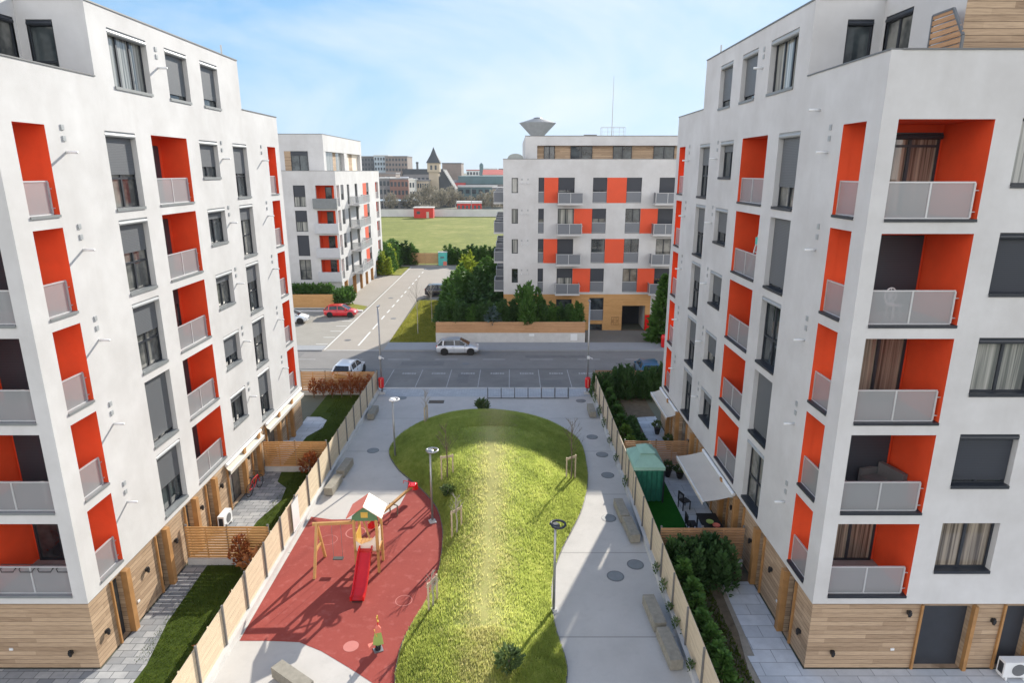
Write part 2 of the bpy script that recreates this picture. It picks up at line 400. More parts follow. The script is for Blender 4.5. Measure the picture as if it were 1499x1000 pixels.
m_ = MT['asphalt'].copy(); m_.name = 'asphalt_repair'; MT['patch'] = mat('asphalt_repair', (.16, .158, .155), .9, .12, 2, .3, 60, co='World')
for i, (x0, x1, y0, y1) in enumerate([(-9.6, -5.9, 52.0, 53.3), (1.2, 6.6, 54.4, 55.2), (-24, -19, 54.6, 56), (9, 12, 52.2, 53.0), (-4.4, -3.5, 47.4, 49.8), (2.2, 3.9, 46.9, 48.2)]): sheet('asphalt_patch', rect(x0, x1, y0, y1), -.0005, 'patch')
for x, y in ((-16.2, 60.5), (-13.4, 70), (-15.9, 82), (-4, 52.6), (5, 54.8)): struct(MB().lathe([(.33, .0), (.33, .007)], 20).put('road_cover', 'coping', None, (x, y, .004)))
# ------------------------------------------------------------------ mound and playground surface
out = [(-7.23, 34.44), (-7.29, 35.89), (-6.92, 37.46), (-5.88, 39.39), (-4.2, 40.86), (-2.11, 41.38), (0.02, 40.99), (2.08, 39.75), (3.52, 37.79), (4.2, 35.89), (4.22, 33.09), (4.01, 30.65), (3.46, 28.17), (2.82, 26.31), (2.29, 24.92), (1.83, 23.41), (1.58, 22.04), (1.53, 20.81), (1.58, 19.68), (1.71, 18.8), (1.83, 18), (1.8, 17.3), (1.5, 16.3), (.7, 15.2), (-.8, 14.6), (-2.5, 15.1), (-3.5, 16.2), (-3.8, 17.12), (-3.88, 18.01), (-3.84, 18.98), (-3.62, 20.04), (-3.3, 21.21), (-3.08, 22.48), (-3.06, 24.4), (-3.23, 26.31), (-3.7, 28.17), (-4.6, 29.9), (-5.51, 31.19), (-6.4, 32.5)]
OUT = smooth_closed(out, 5)
def spine(y):
    y = min(max(y, 18.6), 35.2)
    x = -1.0-.35*max(0, (y-30)/5.2)
    return x, y, .85+.6*min(1, max(0, (y-18)/11))
def mound_pt(p, t):
    sx, sy, h = spine(p[1]); f = math.sin(t*PI/2)**.95 if t > 0 else 0
    x = p[0]+(sx-p[0])*t; y = p[1]+(sy-p[1])*t
    nz = (.035*math.sin(x*1.9+y*.6)*math.sin(y*1.3-x*.5)+.02*math.sin(x*4.1+1)*math.sin(y*3.3))*min(1, t*3)
    return (x, y, .03+h*f+nz)
mb = MB(); K = 22; n = len(OUT)
for k in range(K+1):
    for p in OUT: mb.v.append(mound_pt(p, k/K))
for k in range(K):
    for j in range(n):
        mb.f.append((k*n+j, k*n+(j+1) % n, (k+1)*n+(j+1) % n, (k+1)*n+j)); mb.m.append(0)
struct(mb.put('mound', 'mound', smooth=True))
# steel edging
mb = MB()
for j in range(n):
    a = OUT[j]; b = OUT[(j+1) % n]; mb.bar((a[0], a[1], .025), (b[0], b[1], .025), .06, .06)
struct(mb.put('lawn_edging', 'coping'))
# grass blades
def blades(name, count, sampler, m, hmin, hmax, w, kind='stuff'):
    g = np.random.default_rng(3)
    P = np.array([sampler(g) for _ in range(count)])
    a = g.uniform(0, 2*PI, count); h = g.uniform(hmin, hmax, count); ww = w*g.uniform(.6, 1.4, count)
    lean = g.uniform(.0, .45, count)*h; la = g.uniform(0, 2*PI, count)
    dx = np.cos(a)*ww/2; dy = np.sin(a)*ww/2
    V = np.empty((count, 3, 3)); V[:, 0] = P; V[:, 1] = P; V[:, 2] = P
    V[:, 0, 0] -= dx; V[:, 0, 1] -= dy; V[:, 1, 0] += dx; V[:, 1, 1] += dy
    V[:, 2, 0] += np.cos(la)*lean; V[:, 2, 1] += np.sin(la)*lean; V[:, 2, 2] += h
    me = bpy.data.meshes.new(name); me.vertices.add(count*3); me.loops.add(count*3); me.polygons.add(count)
    me.vertices.foreach_set('co', V.ravel()); me.loops.foreach_set('vertex_index', np.arange(count*3, dtype=np.int32))
    me.polygons.foreach_set('loop_start', np.arange(0, count*3, 3, dtype=np.int32))
    me.materials.append(MT[m]); me.update(); me.validate()
    o = put(me, name); o['kind'] = kind; return o
def mound_sample(g):
    while True:
        i = g.integers(0, n); t = 1-math.sqrt(g.uniform(0, 1))
        a = OUT[i]; b = OUT[(i+1) % n]; f = g.uniform()
        # density follows area: longer spans take more blades
        sx, sy, _ = spine(a[1])
        if g.uniform() < math.hypot(a[0]-b[0], a[1]-b[1])*math.hypot(a[0]-sx, a[1]-sy)/3.2:
            return mound_pt((a[0]+(b[0]-a[0])*f, a[1]+(b[1]-a[1])*f), t)
o = blades('grass', 260000, mound_sample, 'blade', .07, .17, .024)
T(o, 'rough yellow green grass covering the oval mound between the paths', 'grass')
red = [(-5.62, 31.25), (-5.45, 29.9), (-5.6, 28.5), (-6.22, 27.6), (-7.31, 27.18), (-8.62, 27.15), (-9.69, 27.4), (-9.69, 27.3), (-9.69, 20), (-9.68, 19.02), (-8.72, 19.02), (-7.53, 18.95), (-6.63, 18.52), (-5.5, 17.77), (-4.58, 17.12), (-3.6, 16.3)]
eL = [p for p in out if p[0] < -3.0 and p[1] < 32 and p[1] > 16.4]
eL.sort(key=lambda p: p[1])
poly = red+[(p[0]+.02, p[1]) for p in eL]
sheet('playground', poly, .006, 'rubber')
def ring(cx, cy, r0, r1, z, k=32):
    mb = MB()
    for j in range(k):
        a = 2*PI*j/k; b = 2*PI*(j+1)/k
        mb.quad((cx+r0*math.cos(a), cy+r0*math.sin(a), z), (cx+r1*math.cos(a), cy+r1*math.sin(a), z), (cx+r1*math.cos(b), cy+r1*math.sin(b), z), (cx+r0*math.cos(b), cy+r0*math.sin(b), z))
    return mb
mb = ring(-7.2, 26.0, .42, .47, .011); 
for q in (ring(-5.65, 18.75, 0, .27, .011), ring(-8.3, 25.4, .38, .41, .011), ring(-4.2, 21.2, .3, .33, .011)):
    mb.add(q.v, q.f)
struct(mb.put('playground_markings', 'pinkm'))

# ------------------------------------------------------------------ garden surfaces
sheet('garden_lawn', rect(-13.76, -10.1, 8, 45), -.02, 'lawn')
sheet('garden_patio', [(-13.76, 10), (-12.4, 10), (-12.35, 17.9), (-12.75, 20), (-12.9, 23.5), (-13.76, 23.5)], 0, 'patiod')
sheet('garden_patio', [(-30, 10), (-13.76, 10), (-13.76, 17.7), (-30, 17.7)], 0, 'patiod')
sheet('garden_patio', [(-13.76, 24), (-12.1, 24), (-12.15, 27), (-11.7, 29), (-11.9, 30.3), (-12.6, 31), (-12.8, 32.2), (-13.76, 32.2)], 0, 'patiod')
sheet('garden_patio', [(-13.76, 33), (-13, 33), (-12.9, 37), (-12.3, 38.4), (-12.4, 39.7), (-13, 40.3), (-13.9, 40.3)], 0, 'patio')
sheet('garden_soil', rect(6.15, 9.75, 8, 45), -.02, 'soil')
sheet('gravel_strip', [(8.05, 10), (8.6, 10), (8.6, 22.4), (8.35, 22.4), (8.2, 19.5), (7.8, 17)], -.012, 'gravel')
sheet('garden_patio', [(8.3, 10), (30, 10), (30, 17.7), (9.75, 17.7), (9.75, 22.4), (8.5, 22.4), (8.35, 18.3), (8.1, 18.3)], 0, 'patio')
sheet('garden_patio', rect(8.2, 9.75, 23.9, 32.2), 0, 'patio')
sheet('artificial_turf', rect(6.2, 8.2, 24, 32.2), 0, 'turf')
sheet('garden_patio', [(8.4, 33), (9.75, 33), (9.75, 40.4), (8.4, 40.2)], 0, 'patio')

# ------------------------------------------------------------------ window factory
CACHE = {}
def cached(key, fn):
    if key not in CACHE: CACHE[key] = fn()
    return CACHE[key]
def window(parent, loc, rz, w, h, dep=.2, shut=0., glass='glass', cols=2, transom=0, shutm='shut', box=True, sill=True, rail=0, name='window', uneven=.5, sillm='flash'):
    """window = pane mesh; children frame, shutter, shutter_box, sill; outside is local -Y"""
    def pane():
        return MB().box(.02, w-.02, dep+.02, dep+.04, .02, h-.02).mesh('window', glass)
    def frame():
        b = MB(); t = .065; y0, y1 = dep-.03, dep+.05
        b.box(.001, t, y0, y1, .001, h-.001); b.box(w-t, w-.001, y0, y1, .001, h-.001)
        b.box(t, w-t, y0, y1, .001, t); b.box(t, w-t, y0, y1, h-t, h-.001)
        for i in range(1, cols):
            x = w*i/cols if cols > 2 else w*uneven
            b.box(x-.045, x+.045, y0, y1, t, h-t)
        if transom: 
            b.box(t, w*uneven-.045 if cols > 1 else w-t, y0+.002, y1, transom-.035, transom+.035)
            if cols > 1: b.box(w*uneven+.045, w-t, y0+.002, y1, transom-.035, transom+.035)
        return b.mesh('frame', 'dark')
    o = put(cached(('p', w, h, dep, glass), pane), name, parent, loc, rz)
    put(cached(('f', w, h, dep, cols, transom, uneven), frame), 'frame', o)
    if shut > 0:
        put(cached(('s', w, h, dep, shut, shutm), lambda: MB().box(.03, w-.03, dep-.06, dep-.035, h*(1-shut), h-.05).mesh('shutter', shutm)), 'shutter', o)
    if box:
        def bx():
            b = MB(); y0 = max(dep-.2, .02) if dep > 0 else -.16
            b.box(.004, w-.004, y0, y0+.14, h-.19, h-.004)
            b.tube([(.01, y0+.02, h-.12), (w-.01, y0+.02, h-.12)], .075, 10)
            return b.mesh('shutter_box', 'box' if shutm == 'shut' else 'dark')
        put(cached(('b', w, h, dep, shutm), bx), 'shutter_box', o)
    if sill:
        put(cached(('i', w, dep, sillm), lambda: MB().box(.004, w-.004, -.04, dep-.03, 0.002, .03).box(.004, w-.004, -.04, -.02, -.07, .002).mesh('sill', sillm)), 'sill', o)
    if rail:
        def rl():
            b = MB(); b.box(.03, w-.03, .03, .045, .08, rail, 0); b.box(.01, w-.01, .02, .06, rail, rail+.04, 1); b.box(.01, w-.01, .02, .06, .05, .08, 1)
            return b.mesh('guard', ['screend', 'rail'])
        put(cached(('r', w, rail), rl), 'guard', o)
    return o
def balustrade(parent, loc, rz, w, h=1.02, mid=True, m='screen', ret=0):
    def bal():
        b = MB(); nb = 2 if mid else 1
        for i in range(nb): b.box(w*i/nb+.03, w*(i+1)/nb-.03, 0, .012, .06, h-.04)
        if ret:
            for x in (0, w): b.box(x-.006, x+.006, .03, ret, .06, h-.04)
        return b.mesh('balustrade', m)
    def fr():
        b = MB(); b.box(0, w, -.015, .03, h-.04, h); b.box(0, w, -.015, .03, .03, .06)
        for x in ([0, w/2, w] if mid else [0, w]): b.box(x-.025, x+.025, -.013, .028, .06, h-.04)
        if ret:
            for x in (0, w): b.box(x-.02, x+.02, .03, ret, h-.04, h); b.box(x-.02, x+.02, .03, ret, .03, .06)
        b.box(w+.025, w+.13, .0, .02, .2, .23); b.box(w+.025, w+.13, .0, .02, h-.25, h-.22)
        return b.mesh('rail', 'rail')
    o = put(cached(('bal', w, h, mid, m, ret), bal), 'balustrade', parent, loc, rz)
    put(cached(('balf', w, h, mid, ret), fr), 'rail', o)
    return o

# ------------------------------------------------------------------ apartment buildings
class Bld:
    def __init__(s, name, label, X0, Y0, dirx, W, L):
        s.d = dirx; s.W = W; s.L = L
        s.r = root(name, label, 'building', (X0, Y0, 0))
    def P(s, face, u, t, z):
        if face == 'S': return (s.d*t, u, z)
        if face == 'F': return (s.d*u, t, z)
        if face == 'B': return (s.d*u, s.L-t, z)
        if face == 'E': return (s.d*(s.W-t), u, z)
    def at(s, face, a, b, z, off=0):
        """location and rotation so that local x runs rightwards seen from outside"""
        r = s.d > 0
        if face == 'S': return ((s.d*off, b if r else a, z), -90 if r else 90)
        if face == 'F': return ((a if r else -b, off, z), 0)
        if face == 'B': return ((b if r else -a, s.L-off, z), 180)
    def wall(s, mb, face, u0, u1, z0, z1, holes, dep=.3, t=0, m=0):
        """holes: (a,b,z0,z1,reveal?)"""
        us = sorted({u0, u1, *[h[0] for h in holes], *[h[1] for h in holes]}); zs = sorted({z0, z1, *[h[2] for h in holes], *[h[3] for h in holes]})
        us = [u for u in us if u0 <= u <= u1]; zs = [z for z in zs if z0 <= z <= z1]
        for i in range(len(us)-1):
            for j in range(len(zs)-1):
                cu = (us[i]+us[i+1])/2; cz = (zs[j]+zs[j+1])/2
                if any(h[0] < cu < h[1] and h[2] < cz < h[3] for h in holes): continue
                mb.quad(s.P(face, us[i], t, zs[j]), s.P(face, us[i+1], t, zs[j]), s.P(face, us[i+1], t, zs[j+1]), s.P(face, us[i], t, zs[j+1]), m)
        for h in holes:
            if len(h) > 4 and not h[4]: continue
            a, b, c, d = h[:4]; e = t+dep
            for p, q in (((a, c), (b, c)), ((a, d), (b, d)), ((a, c), (a, d)), ((b, c), (b, d))):
                mb.quad(s.P(face, p[0], t, p[1]), s.P(face, q[0], t, q[1]), s.P(face, q[0], e, q[1]), s.P(face, p[0], e, p[1]), m)
    def box(s, mb, face, a, b, t0, t1, z0, z1, m=0):
        p = s.P(face, a, t0, z0); q = s.P(face, b, t1, z1)
        mb.box(p[0], q[0], p[1], q[1], z0, z1, m)
    def loggia(s, x0, x1, y0, y1, z0, z1, openf, piers=(), reveals=()):
        """lining of a niche in building coords (d, y); openf faces are left out"""
        mb = MB(); D = s.d
        c = {'S': ((x0, y0), (x0, y1)), 'E': ((x1, y0), (x1, y1)), 'F': ((x0, y0), (x1, y0)), 'B': ((x0, y1), (x1, y1))}
        for k, (p, q) in c.items():
            if k in openf: continue
            mb.quad((D*p[0], p[1], z0), (D*q[0], q[1], z0), (D*q[0], q[1], z1), (D*p[0], p[1], z1), 0)
        mb.quad((D*x0, y0, z1), (D*x1, y0, z1), (D*x1, y1, z1), (D*x0, y1, z1), 0)
        mb.quad((D*x0, y0, z0), (D*x1, y0, z0), (D*x1, y1, z0), (D*x0, y1, z0), 1)
        for fc, a, b, e in reveals: s.wall(mb, fc, a, b, z0-.02, z1, [(a, b, z0-.02, z1)], e)
        for (a, b, e, f) in piers: mb.box(D*a, D*b, e, f, z0, z1, 0)
        return mb.put('loggia', ['red', 'floor'], s.r)

FL = [14.83-3.0*k for k in range(5)]; FH = 2.63
def main_block(label, X0, dirx, seed):
    rn = random.Random(seed)
    B = Bld('apartment_building', label, X0, 17.7, dirx, 15, 21.5); r = B.r; W, L = B.W, B.L
    colsS = {'A': (.73, 2.0), 'B': (4.85, 6.65), 'C': (7.7, 10.45), 'D': (11.55, 13.33), 'E': (15.0, 16.7), 'F': (19.6, 20.85)}
    holes = []; hf = []; hb = []
    for z in FL:
        for k, (a, b) in colsS.items(): holes.append((a, b, z+(1.0 if k == 'D' else 0), z+FH, k in 'BDE'))
        hf += [(.45, 3.0, z, z+FH, False), (3.72, 5.52, z+.93, z+2.66), (7.4, 9.2, z+.93, z+2.66)]
        hb += [(.45, 3.0, z, z+FH, False)]
    pent = [(5.85, 8.25), (9.55, 11.3), (12.5, 14.2)]
    for a, b in pent: holes.append((a, b, 18.95, 20.86))
    PA, PB = 4.8, 16.6
    holes += [(0, PA, 19.15, 21.45, False), (PB, L, 19.15, 21.45, False)]
    mb = MB()
    B.wall(mb, 'S', 0, L, 2.55, 21.45, holes)
    B.wall(mb, 'F', 0, W, 2.55, 19.15, hf)
    B.wall(mb, 'B', 0, W, 2.55, 19.15, hb)
    B.wall(mb, 'E', 0, L, 0, 19.15, [])
    mb.box(.1*dirx, (W-.1)*dirx, .1, L-.1, 2.50, 2.549)
    # parapets
    B.box(mb, 'S', .26, PA, .003, .25, 17.8, 19.149); B.box(mb, 'S', PB, L-.26, .003, .25, 17.8, 19.149)
    B.box(mb, 'F', .003, W, .003, .25, 17.8, 19.149); B.box(mb, 'B', .003, W, .003, .25, 17.8, 19.149)
    mb.put('wall', 'white', r)
    mb = MB(); mb.box(.25*dirx, (W-.01)*dirx, .25, L-.25, 17.7, 17.8); mb.put('terrace_floor', 'floor', r)
    # penthouse
    mb = MB(); d1 = 2.25
    def Q(pts, m=0): mb.add([(dirx*x, y, z) for x, y, z in pts], [(0, 1, 2, 3)], m)
    def wallxy(p, q, z0, z1, hs):
        ln = math.hypot(q[0]-p[0], q[1]-p[1]); us = sorted({0, ln, *[h[0] for h in hs], *[h[1] for h in hs]}); zs = sorted({z0, z1, *[h[2] for h in hs], *[h[3] for h in hs]})
        f = lambda u, z: (p[0]+(q[0]-p[0])*u/ln, p[1]+(q[1]-p[1])*u/ln, z)
        for i in range(len(us)-1):
            for j in range(len(zs)-1):
                cu = (us[i]+us[i+1])/2; cz = (zs[j]+zs[j+1])/2
                if any(h[0] < cu < h[1] and h[2] < cz < h[3] for h in hs): continue
                Q([f(us[i], zs[j]), f(us[i+1], zs[j]), f(us[i+1], zs[j+1]), f(us[i], zs[j+1])])
    wallxy((0, PA), (d1, PA), 17.8, 21.45, [(1.1, 1.95, 18.0, 20.87)])
    wallxy((d1, .8), (d1, PA), 17.8, 21.45, [(2.4, 3.85, 18.0, 20.9)])
    wallxy((0, PB), (W, PB), 17.8, 21.45, []); wallxy((W, .8), (W, PB), 17.8, 21.45, [])
    Q([(0.004, PA, 21.44), (W, PA, 21.44), (W, PB, 21.44), (0.004, PB, 21.44)]); Q([(d1, .8, 21.44), (W, .8, 21.44), (W, PA, 21.44), (d1, PA, 21.44)])
    mb.put('penthouse_wall', 'white', r)
    mb = MB(); mb.add([(dirx*d1, .797, 17.8), (dirx*W, .797, 17.8), (dirx*W, .797, 21.43), (dirx*d1, .797, 21.43)], [(0, 1, 2, 3)]); mb.put('timber_cladding', 'wood', r)
    mb = MB()
    for a, b in ((.0, PA), (PB, L)): B.box(mb, 'S', a, b, -.03, .28, 19.15, 19.19)
    B.box(mb, 'F', .28, W, -.03, .28, 19.15, 19.19); B.box(mb, 'B', .28, W, -.03, .28, 19.15, 19.19)
    B.box(mb, 'S', PA, PB, -.03, .12, 21.45, 21.50); B.box(mb, 'F', .12, d1, PA-.03, PA+.1, 21.45, 21.50); B.box(mb, 'F', .12, W, PB-.1, PB+.03, 21.45, 21.50)
    B.box(mb, 'S', .77, PA-.03, d1-.03, d1+.1, 21.45, 21.5); B.box(mb, 'F', d1+.1, W, .77, .9, 21.45, 21.5)
    mb.put('coping', 'coping', r)
    # terrace doors
    loc, rz = B.at('F', 1.1, 1.95, 18.0, PA); window(r, loc, rz, .85, 2.87, .08, 0, 'glass', 1, 1.6, 'shutdark', sill=False, name='terrace_door')
    loc, rz = B.at('S', 3.2, 4.65, 18.0, d1); window(r, loc, rz, 1.45, 2.9, .08, 0, 'glassmid', 2, 1.5, 'shutdark', sill=False, name='terrace_door')
    # penthouse windows
    for i, (a, b) in enumerate(pent):
        loc, rz = B.at('S', a, b, 18.95)
        window(r, loc, rz, round(b-a, 3), 1.91, .24, (0, .88, .82)[i], 'sheer' if i == 0 else 'glass', 3 if i == 0 else 1)
    # side facade windows
    for k, z in enumerate(FL):
        for c in 'BDE':
            a, b = colsS[c]; w = round(b-a, 3); h = 1.63 if c == 'D' else FH
            loc, rz = B.at('S', a, b, z+(FH-h))
            sh = {'B': rn.choice([.5, .42, .47, .95, .9]) if dirx < 0 else rn.choice([.95, .95, .05, .7]), 'D': rn.choice([.3, .4, .0, .7]), 'E': rn.choice([.1, .4, .55, .3])}[c]
            if dirx < 0 and c == 'B': sh = (.55, .46, .48, .93, .6)[k]
            if dirx > 0 and c == 'B': sh = (.72, .95, .0, .95, .0)[k]
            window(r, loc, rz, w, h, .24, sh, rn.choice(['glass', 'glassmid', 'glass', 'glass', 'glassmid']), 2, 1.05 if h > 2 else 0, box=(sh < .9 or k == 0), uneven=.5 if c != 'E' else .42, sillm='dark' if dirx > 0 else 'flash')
    # front windows
    spec = [('sheer', 0), ('glass', .98), ('sheer', .04), ('glass', .92), ('curtain', 0)] if dirx > 0 else [('glass', .5), ('sheer', 0), ('glass', .95), ('glassmid', 0), ('glass', .3)]
    for k, z in enumerate(FL):
        for j, (a, b) in enumerate(((3.72, 5.52), (7.4, 9.2))):
            g, sh = spec[(k+j*2) % 5]
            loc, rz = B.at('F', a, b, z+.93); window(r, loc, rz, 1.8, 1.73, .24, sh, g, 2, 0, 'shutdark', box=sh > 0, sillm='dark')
    # loggias
    lspec = [('curtain', 0), ('glass', .99), ('curtain', 0), ('glass', .97), ('curtain', 0)] if dirx > 0 else [('glass', .9), ('glass', .97), ('glass', .98), ('glass', .95), ('glass', .3)]
    for k, z in enumerate(FL):
        t = z+FH
        B.loggia(.3, 3.0, .3, 2.02, z+.02, t, 'SF', ((.3, .45, .3, .73),), (('F', .45, 3.0, .3), ('S', .73, 2.0, .3)))
        B.loggia(.3, 3.0, L-1.92, L-.3, z+.02, t, 'SB', ((.3, .45, L-.65, L-.3),), (('B', .45, 3.0, .3), ('S', 19.6, 20.85, .3)))
        B.loggia(.3, 1.15, 7.7, 10.45, z+.02, t, 'S', (), (('S', 7.7, 10.45, .3),))
        g, sh = lspec[k]
        loc, rz = B.at('F', 1.15, 2.9, z+.02, 2.02); window(r, loc, rz, 1.75, 2.38, -.04, sh, g, 2, 2.0 if k == 0 else 0, 'shutdark', box=(k == 0), sill=False, name='loggia_door')
        loc, rz = B.at('B', 1.15, 2.9, z+.02, 1.92); window(r, loc, rz, 1.75, 2.38, -.04, .4, 'glass', 2, 0, 'shutdark', box=False, sill=False, name='loggia_door')
        loc, rz = B.at('S', 7.85, 10.1, z+.02, 1.15); window(r, loc, rz, 2.25, 2.3, -.04, rn.choice([.3, .97, .6]), 'glass', 2, 0, 'shutdark', box=False, sill=False, name='loggia_door')
        # balustrades: side A, front A, side C, side F, back
        if dirx > 0:
            for (fc, a, b, off, mid) in (('F', .45, 2.87, .12, True), ('S', .86, 2.0, .12, False), ('S', 7.83, 10.45, .12, True), ('S', 19.73, 20.85, .12, False), ('B', .58, 3.0, .12, True)):
                loc, rz = B.at(fc, a, b, z+.0, off)
                balustrade(r, loc, rz, round(b-a, 3), 1.03, mid)
        else:
            for (fc, a, b, off, mid) in (('F', .45, 3.0, .12, True), ('S', .73, 1.87, .12, False), ('S', 7.7, 10.32, .12, True), ('S', 19.6, 20.72, .12, False), ('B', .45, 2.87, .12, True)):
                loc, rz = B.at(fc, a, b, z+.0, off)
                balustrade(r, loc, rz, round(b-a, 3), 1.03, mid)
        for fc, a, b in (('F', .45, 3.0), ('S', .73, 2.0), ('S', 7.7, 10.45), ('S', 19.6, 20.85), ('B', .45, 3.0)):
            mb = MB(); B.box(mb, fc, a+.003, b-.003, -.035, .3, z+.002, z+.028)
            B.box(mb, fc, a+.003, b-.003, -.035, -.02, z-.05, z+.002)
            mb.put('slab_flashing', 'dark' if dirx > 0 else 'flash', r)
        # flues with their grilles
        for y in (2.75, 13.75, 18.7):
            fm = cached('flue', lambda: MB().tube([(0, 0, 0), (0, -.36, 0)], .042, 10).mesh('flue', 'whitep', True))
            loc, rz = B.at('S', y, y, z+1.86); f = put(fm, 'flue', r, loc, rz)
            gm = cached('grille', lambda: MB().box(-.07, .07, -.03, -.002, 0, .16).box(-.055, .055, -.034, -.031, .03, .05).box(-.055, .055, -.034, -.031, .08, .10).mesh('vent_grille', 'box'))
            put(gm, 'vent_grille', f, (.0, 0, .33)); put(gm, 'vent_grille', f, (.0, 0, .66))
    loc, rz = B.at('S', 8.9, 8.9, 20.0); f = put(CACHE['flue'], 'flue', r, loc, rz); put(CACHE['grille'], 'vent_grille', f, (0, 0, .33)); put(CACHE['grille'], 'vent_grille', f, (0, 0, .6))
    loc, rz = B.at('S', 3.6, 3.6, 18.0)
    if dirx > 0: f = put(CACHE['flue'], 'flue', r, loc, rz)
    # ground floor cladding, doors, jambs, lamps
    doors = [(1.25, 1.8), (4.05, 4.5), (6.3, 6.9), (8.2, 8.75), (10.4, 12.0), (13.3, 13.9), (15.4, 17.0), (18.6, 19.2)]
    dF = [(3.65, 5.25), (6.35, 7.2), (9, 10.4)]
    mb = MB()
    B.wall(mb, 'S', .06, L-.06, 0, 2.5, [(a, b, -.01, 2.44) for a, b in doors], .25, .06)
    B.wall(mb, 'F', .06, W, 0, 2.5, [(a, b, -.01, 2.44) for a, b in dF], .2, .06)
    B.wall(mb, 'B', .06, W, 0, 2.5, [], .2, .06)
    mb.put('timber_cladding', 'wood', r)
    for fc, ds in (('S', doors), ('F', dF)):
        for a, b in ds:
            mb = MB(); B.box(mb, fc, a+.002, b-.002, .24, .28, 0, 2.43); dd = mb.put('door', 'door', r)
            if b-a > 1.3 and fc == 'S':
                mb = MB(); B.box(mb, fc, a+.08, (a+b)/2-.05, .23, .242, .1, 2.3); B.box(mb, fc, (a+b)/2+.05, b-.08, .23, .242, .1, 2.3); mb.put('glazing', 'glassmid', dd)
            elif fc == 'S':
                mb = MB(); B.box(mb, fc, a+.08, b-.08, .23, .242, .9, 2.3); mb.put('glazing', 'glass', dd)
            else:
                mb = MB(); B.box(mb, fc, a+.1, a+.14, .19, .24, 1.0, 1.15); mb.put('handle', 'pole', dd)
            mb = MB(); B.box(mb, fc, b+.002, b+(.24 if fc == 'S' else .12), -.16 if fc == 'S' else -.1, .055, 0.002, 2.49); mb.put('door_jamb', 'jamb', r)
            mb = MB(); B.box(mb, fc, a-.07, a-.002, -.02, .055, 0.002, 2.49); mb.put('door_jamb', 'jamb', r)
    lm = cached('lamp', lambda: MB().box(-.05, .05, -.14, 0, -.06, .06).tube([(0, -.1, -.11), (0, -.1, .11)], .045, 8).mesh('wall_lamp', 'black'))
    for fc, us in (('S', ((.6, 1.0), (3.2, 1.6), (5.3, 1.5), (7.6, 1.7), (9.6, 1.7), (12.7, 1.7), (14.8, 1.7))), ('F', ((.9, .65), (3.2, 2.2), (6.0, 1.9)))):
        for u, z in us:
            loc, rz = B.at(fc, u, u, z, .06); put(lm, 'wall_lamp', r, loc, rz)
    so = cached('sock', lambda: MB().box(-.06, .06, -.03, 0, -.04, .04).mesh('socket', 'whitep'))
    loc, rz = B.at('F', 2.9, 2.9, .75, .06); put(so, 'socket', r, loc, rz)
    loc, rz = B.at('S', 2.5, 2.5, .75, .06); put(so, 'socket', r, loc, rz)
    # roof mast
    mb = MB(); mb.tube([(dirx*.5, PB-.5, 21.4), (dirx*.5, PB-.5, 22.1)], .04, 6); mb.put('roof_vent', 'pole', r)
    return B
BR = main_block('white and red apartment block on the right, in shade, with the timber terrace screen', 9.75, 1, 3)
BL = main_block('white and red apartment block on the left, its long facade in sun', -13.76, -1, 5)

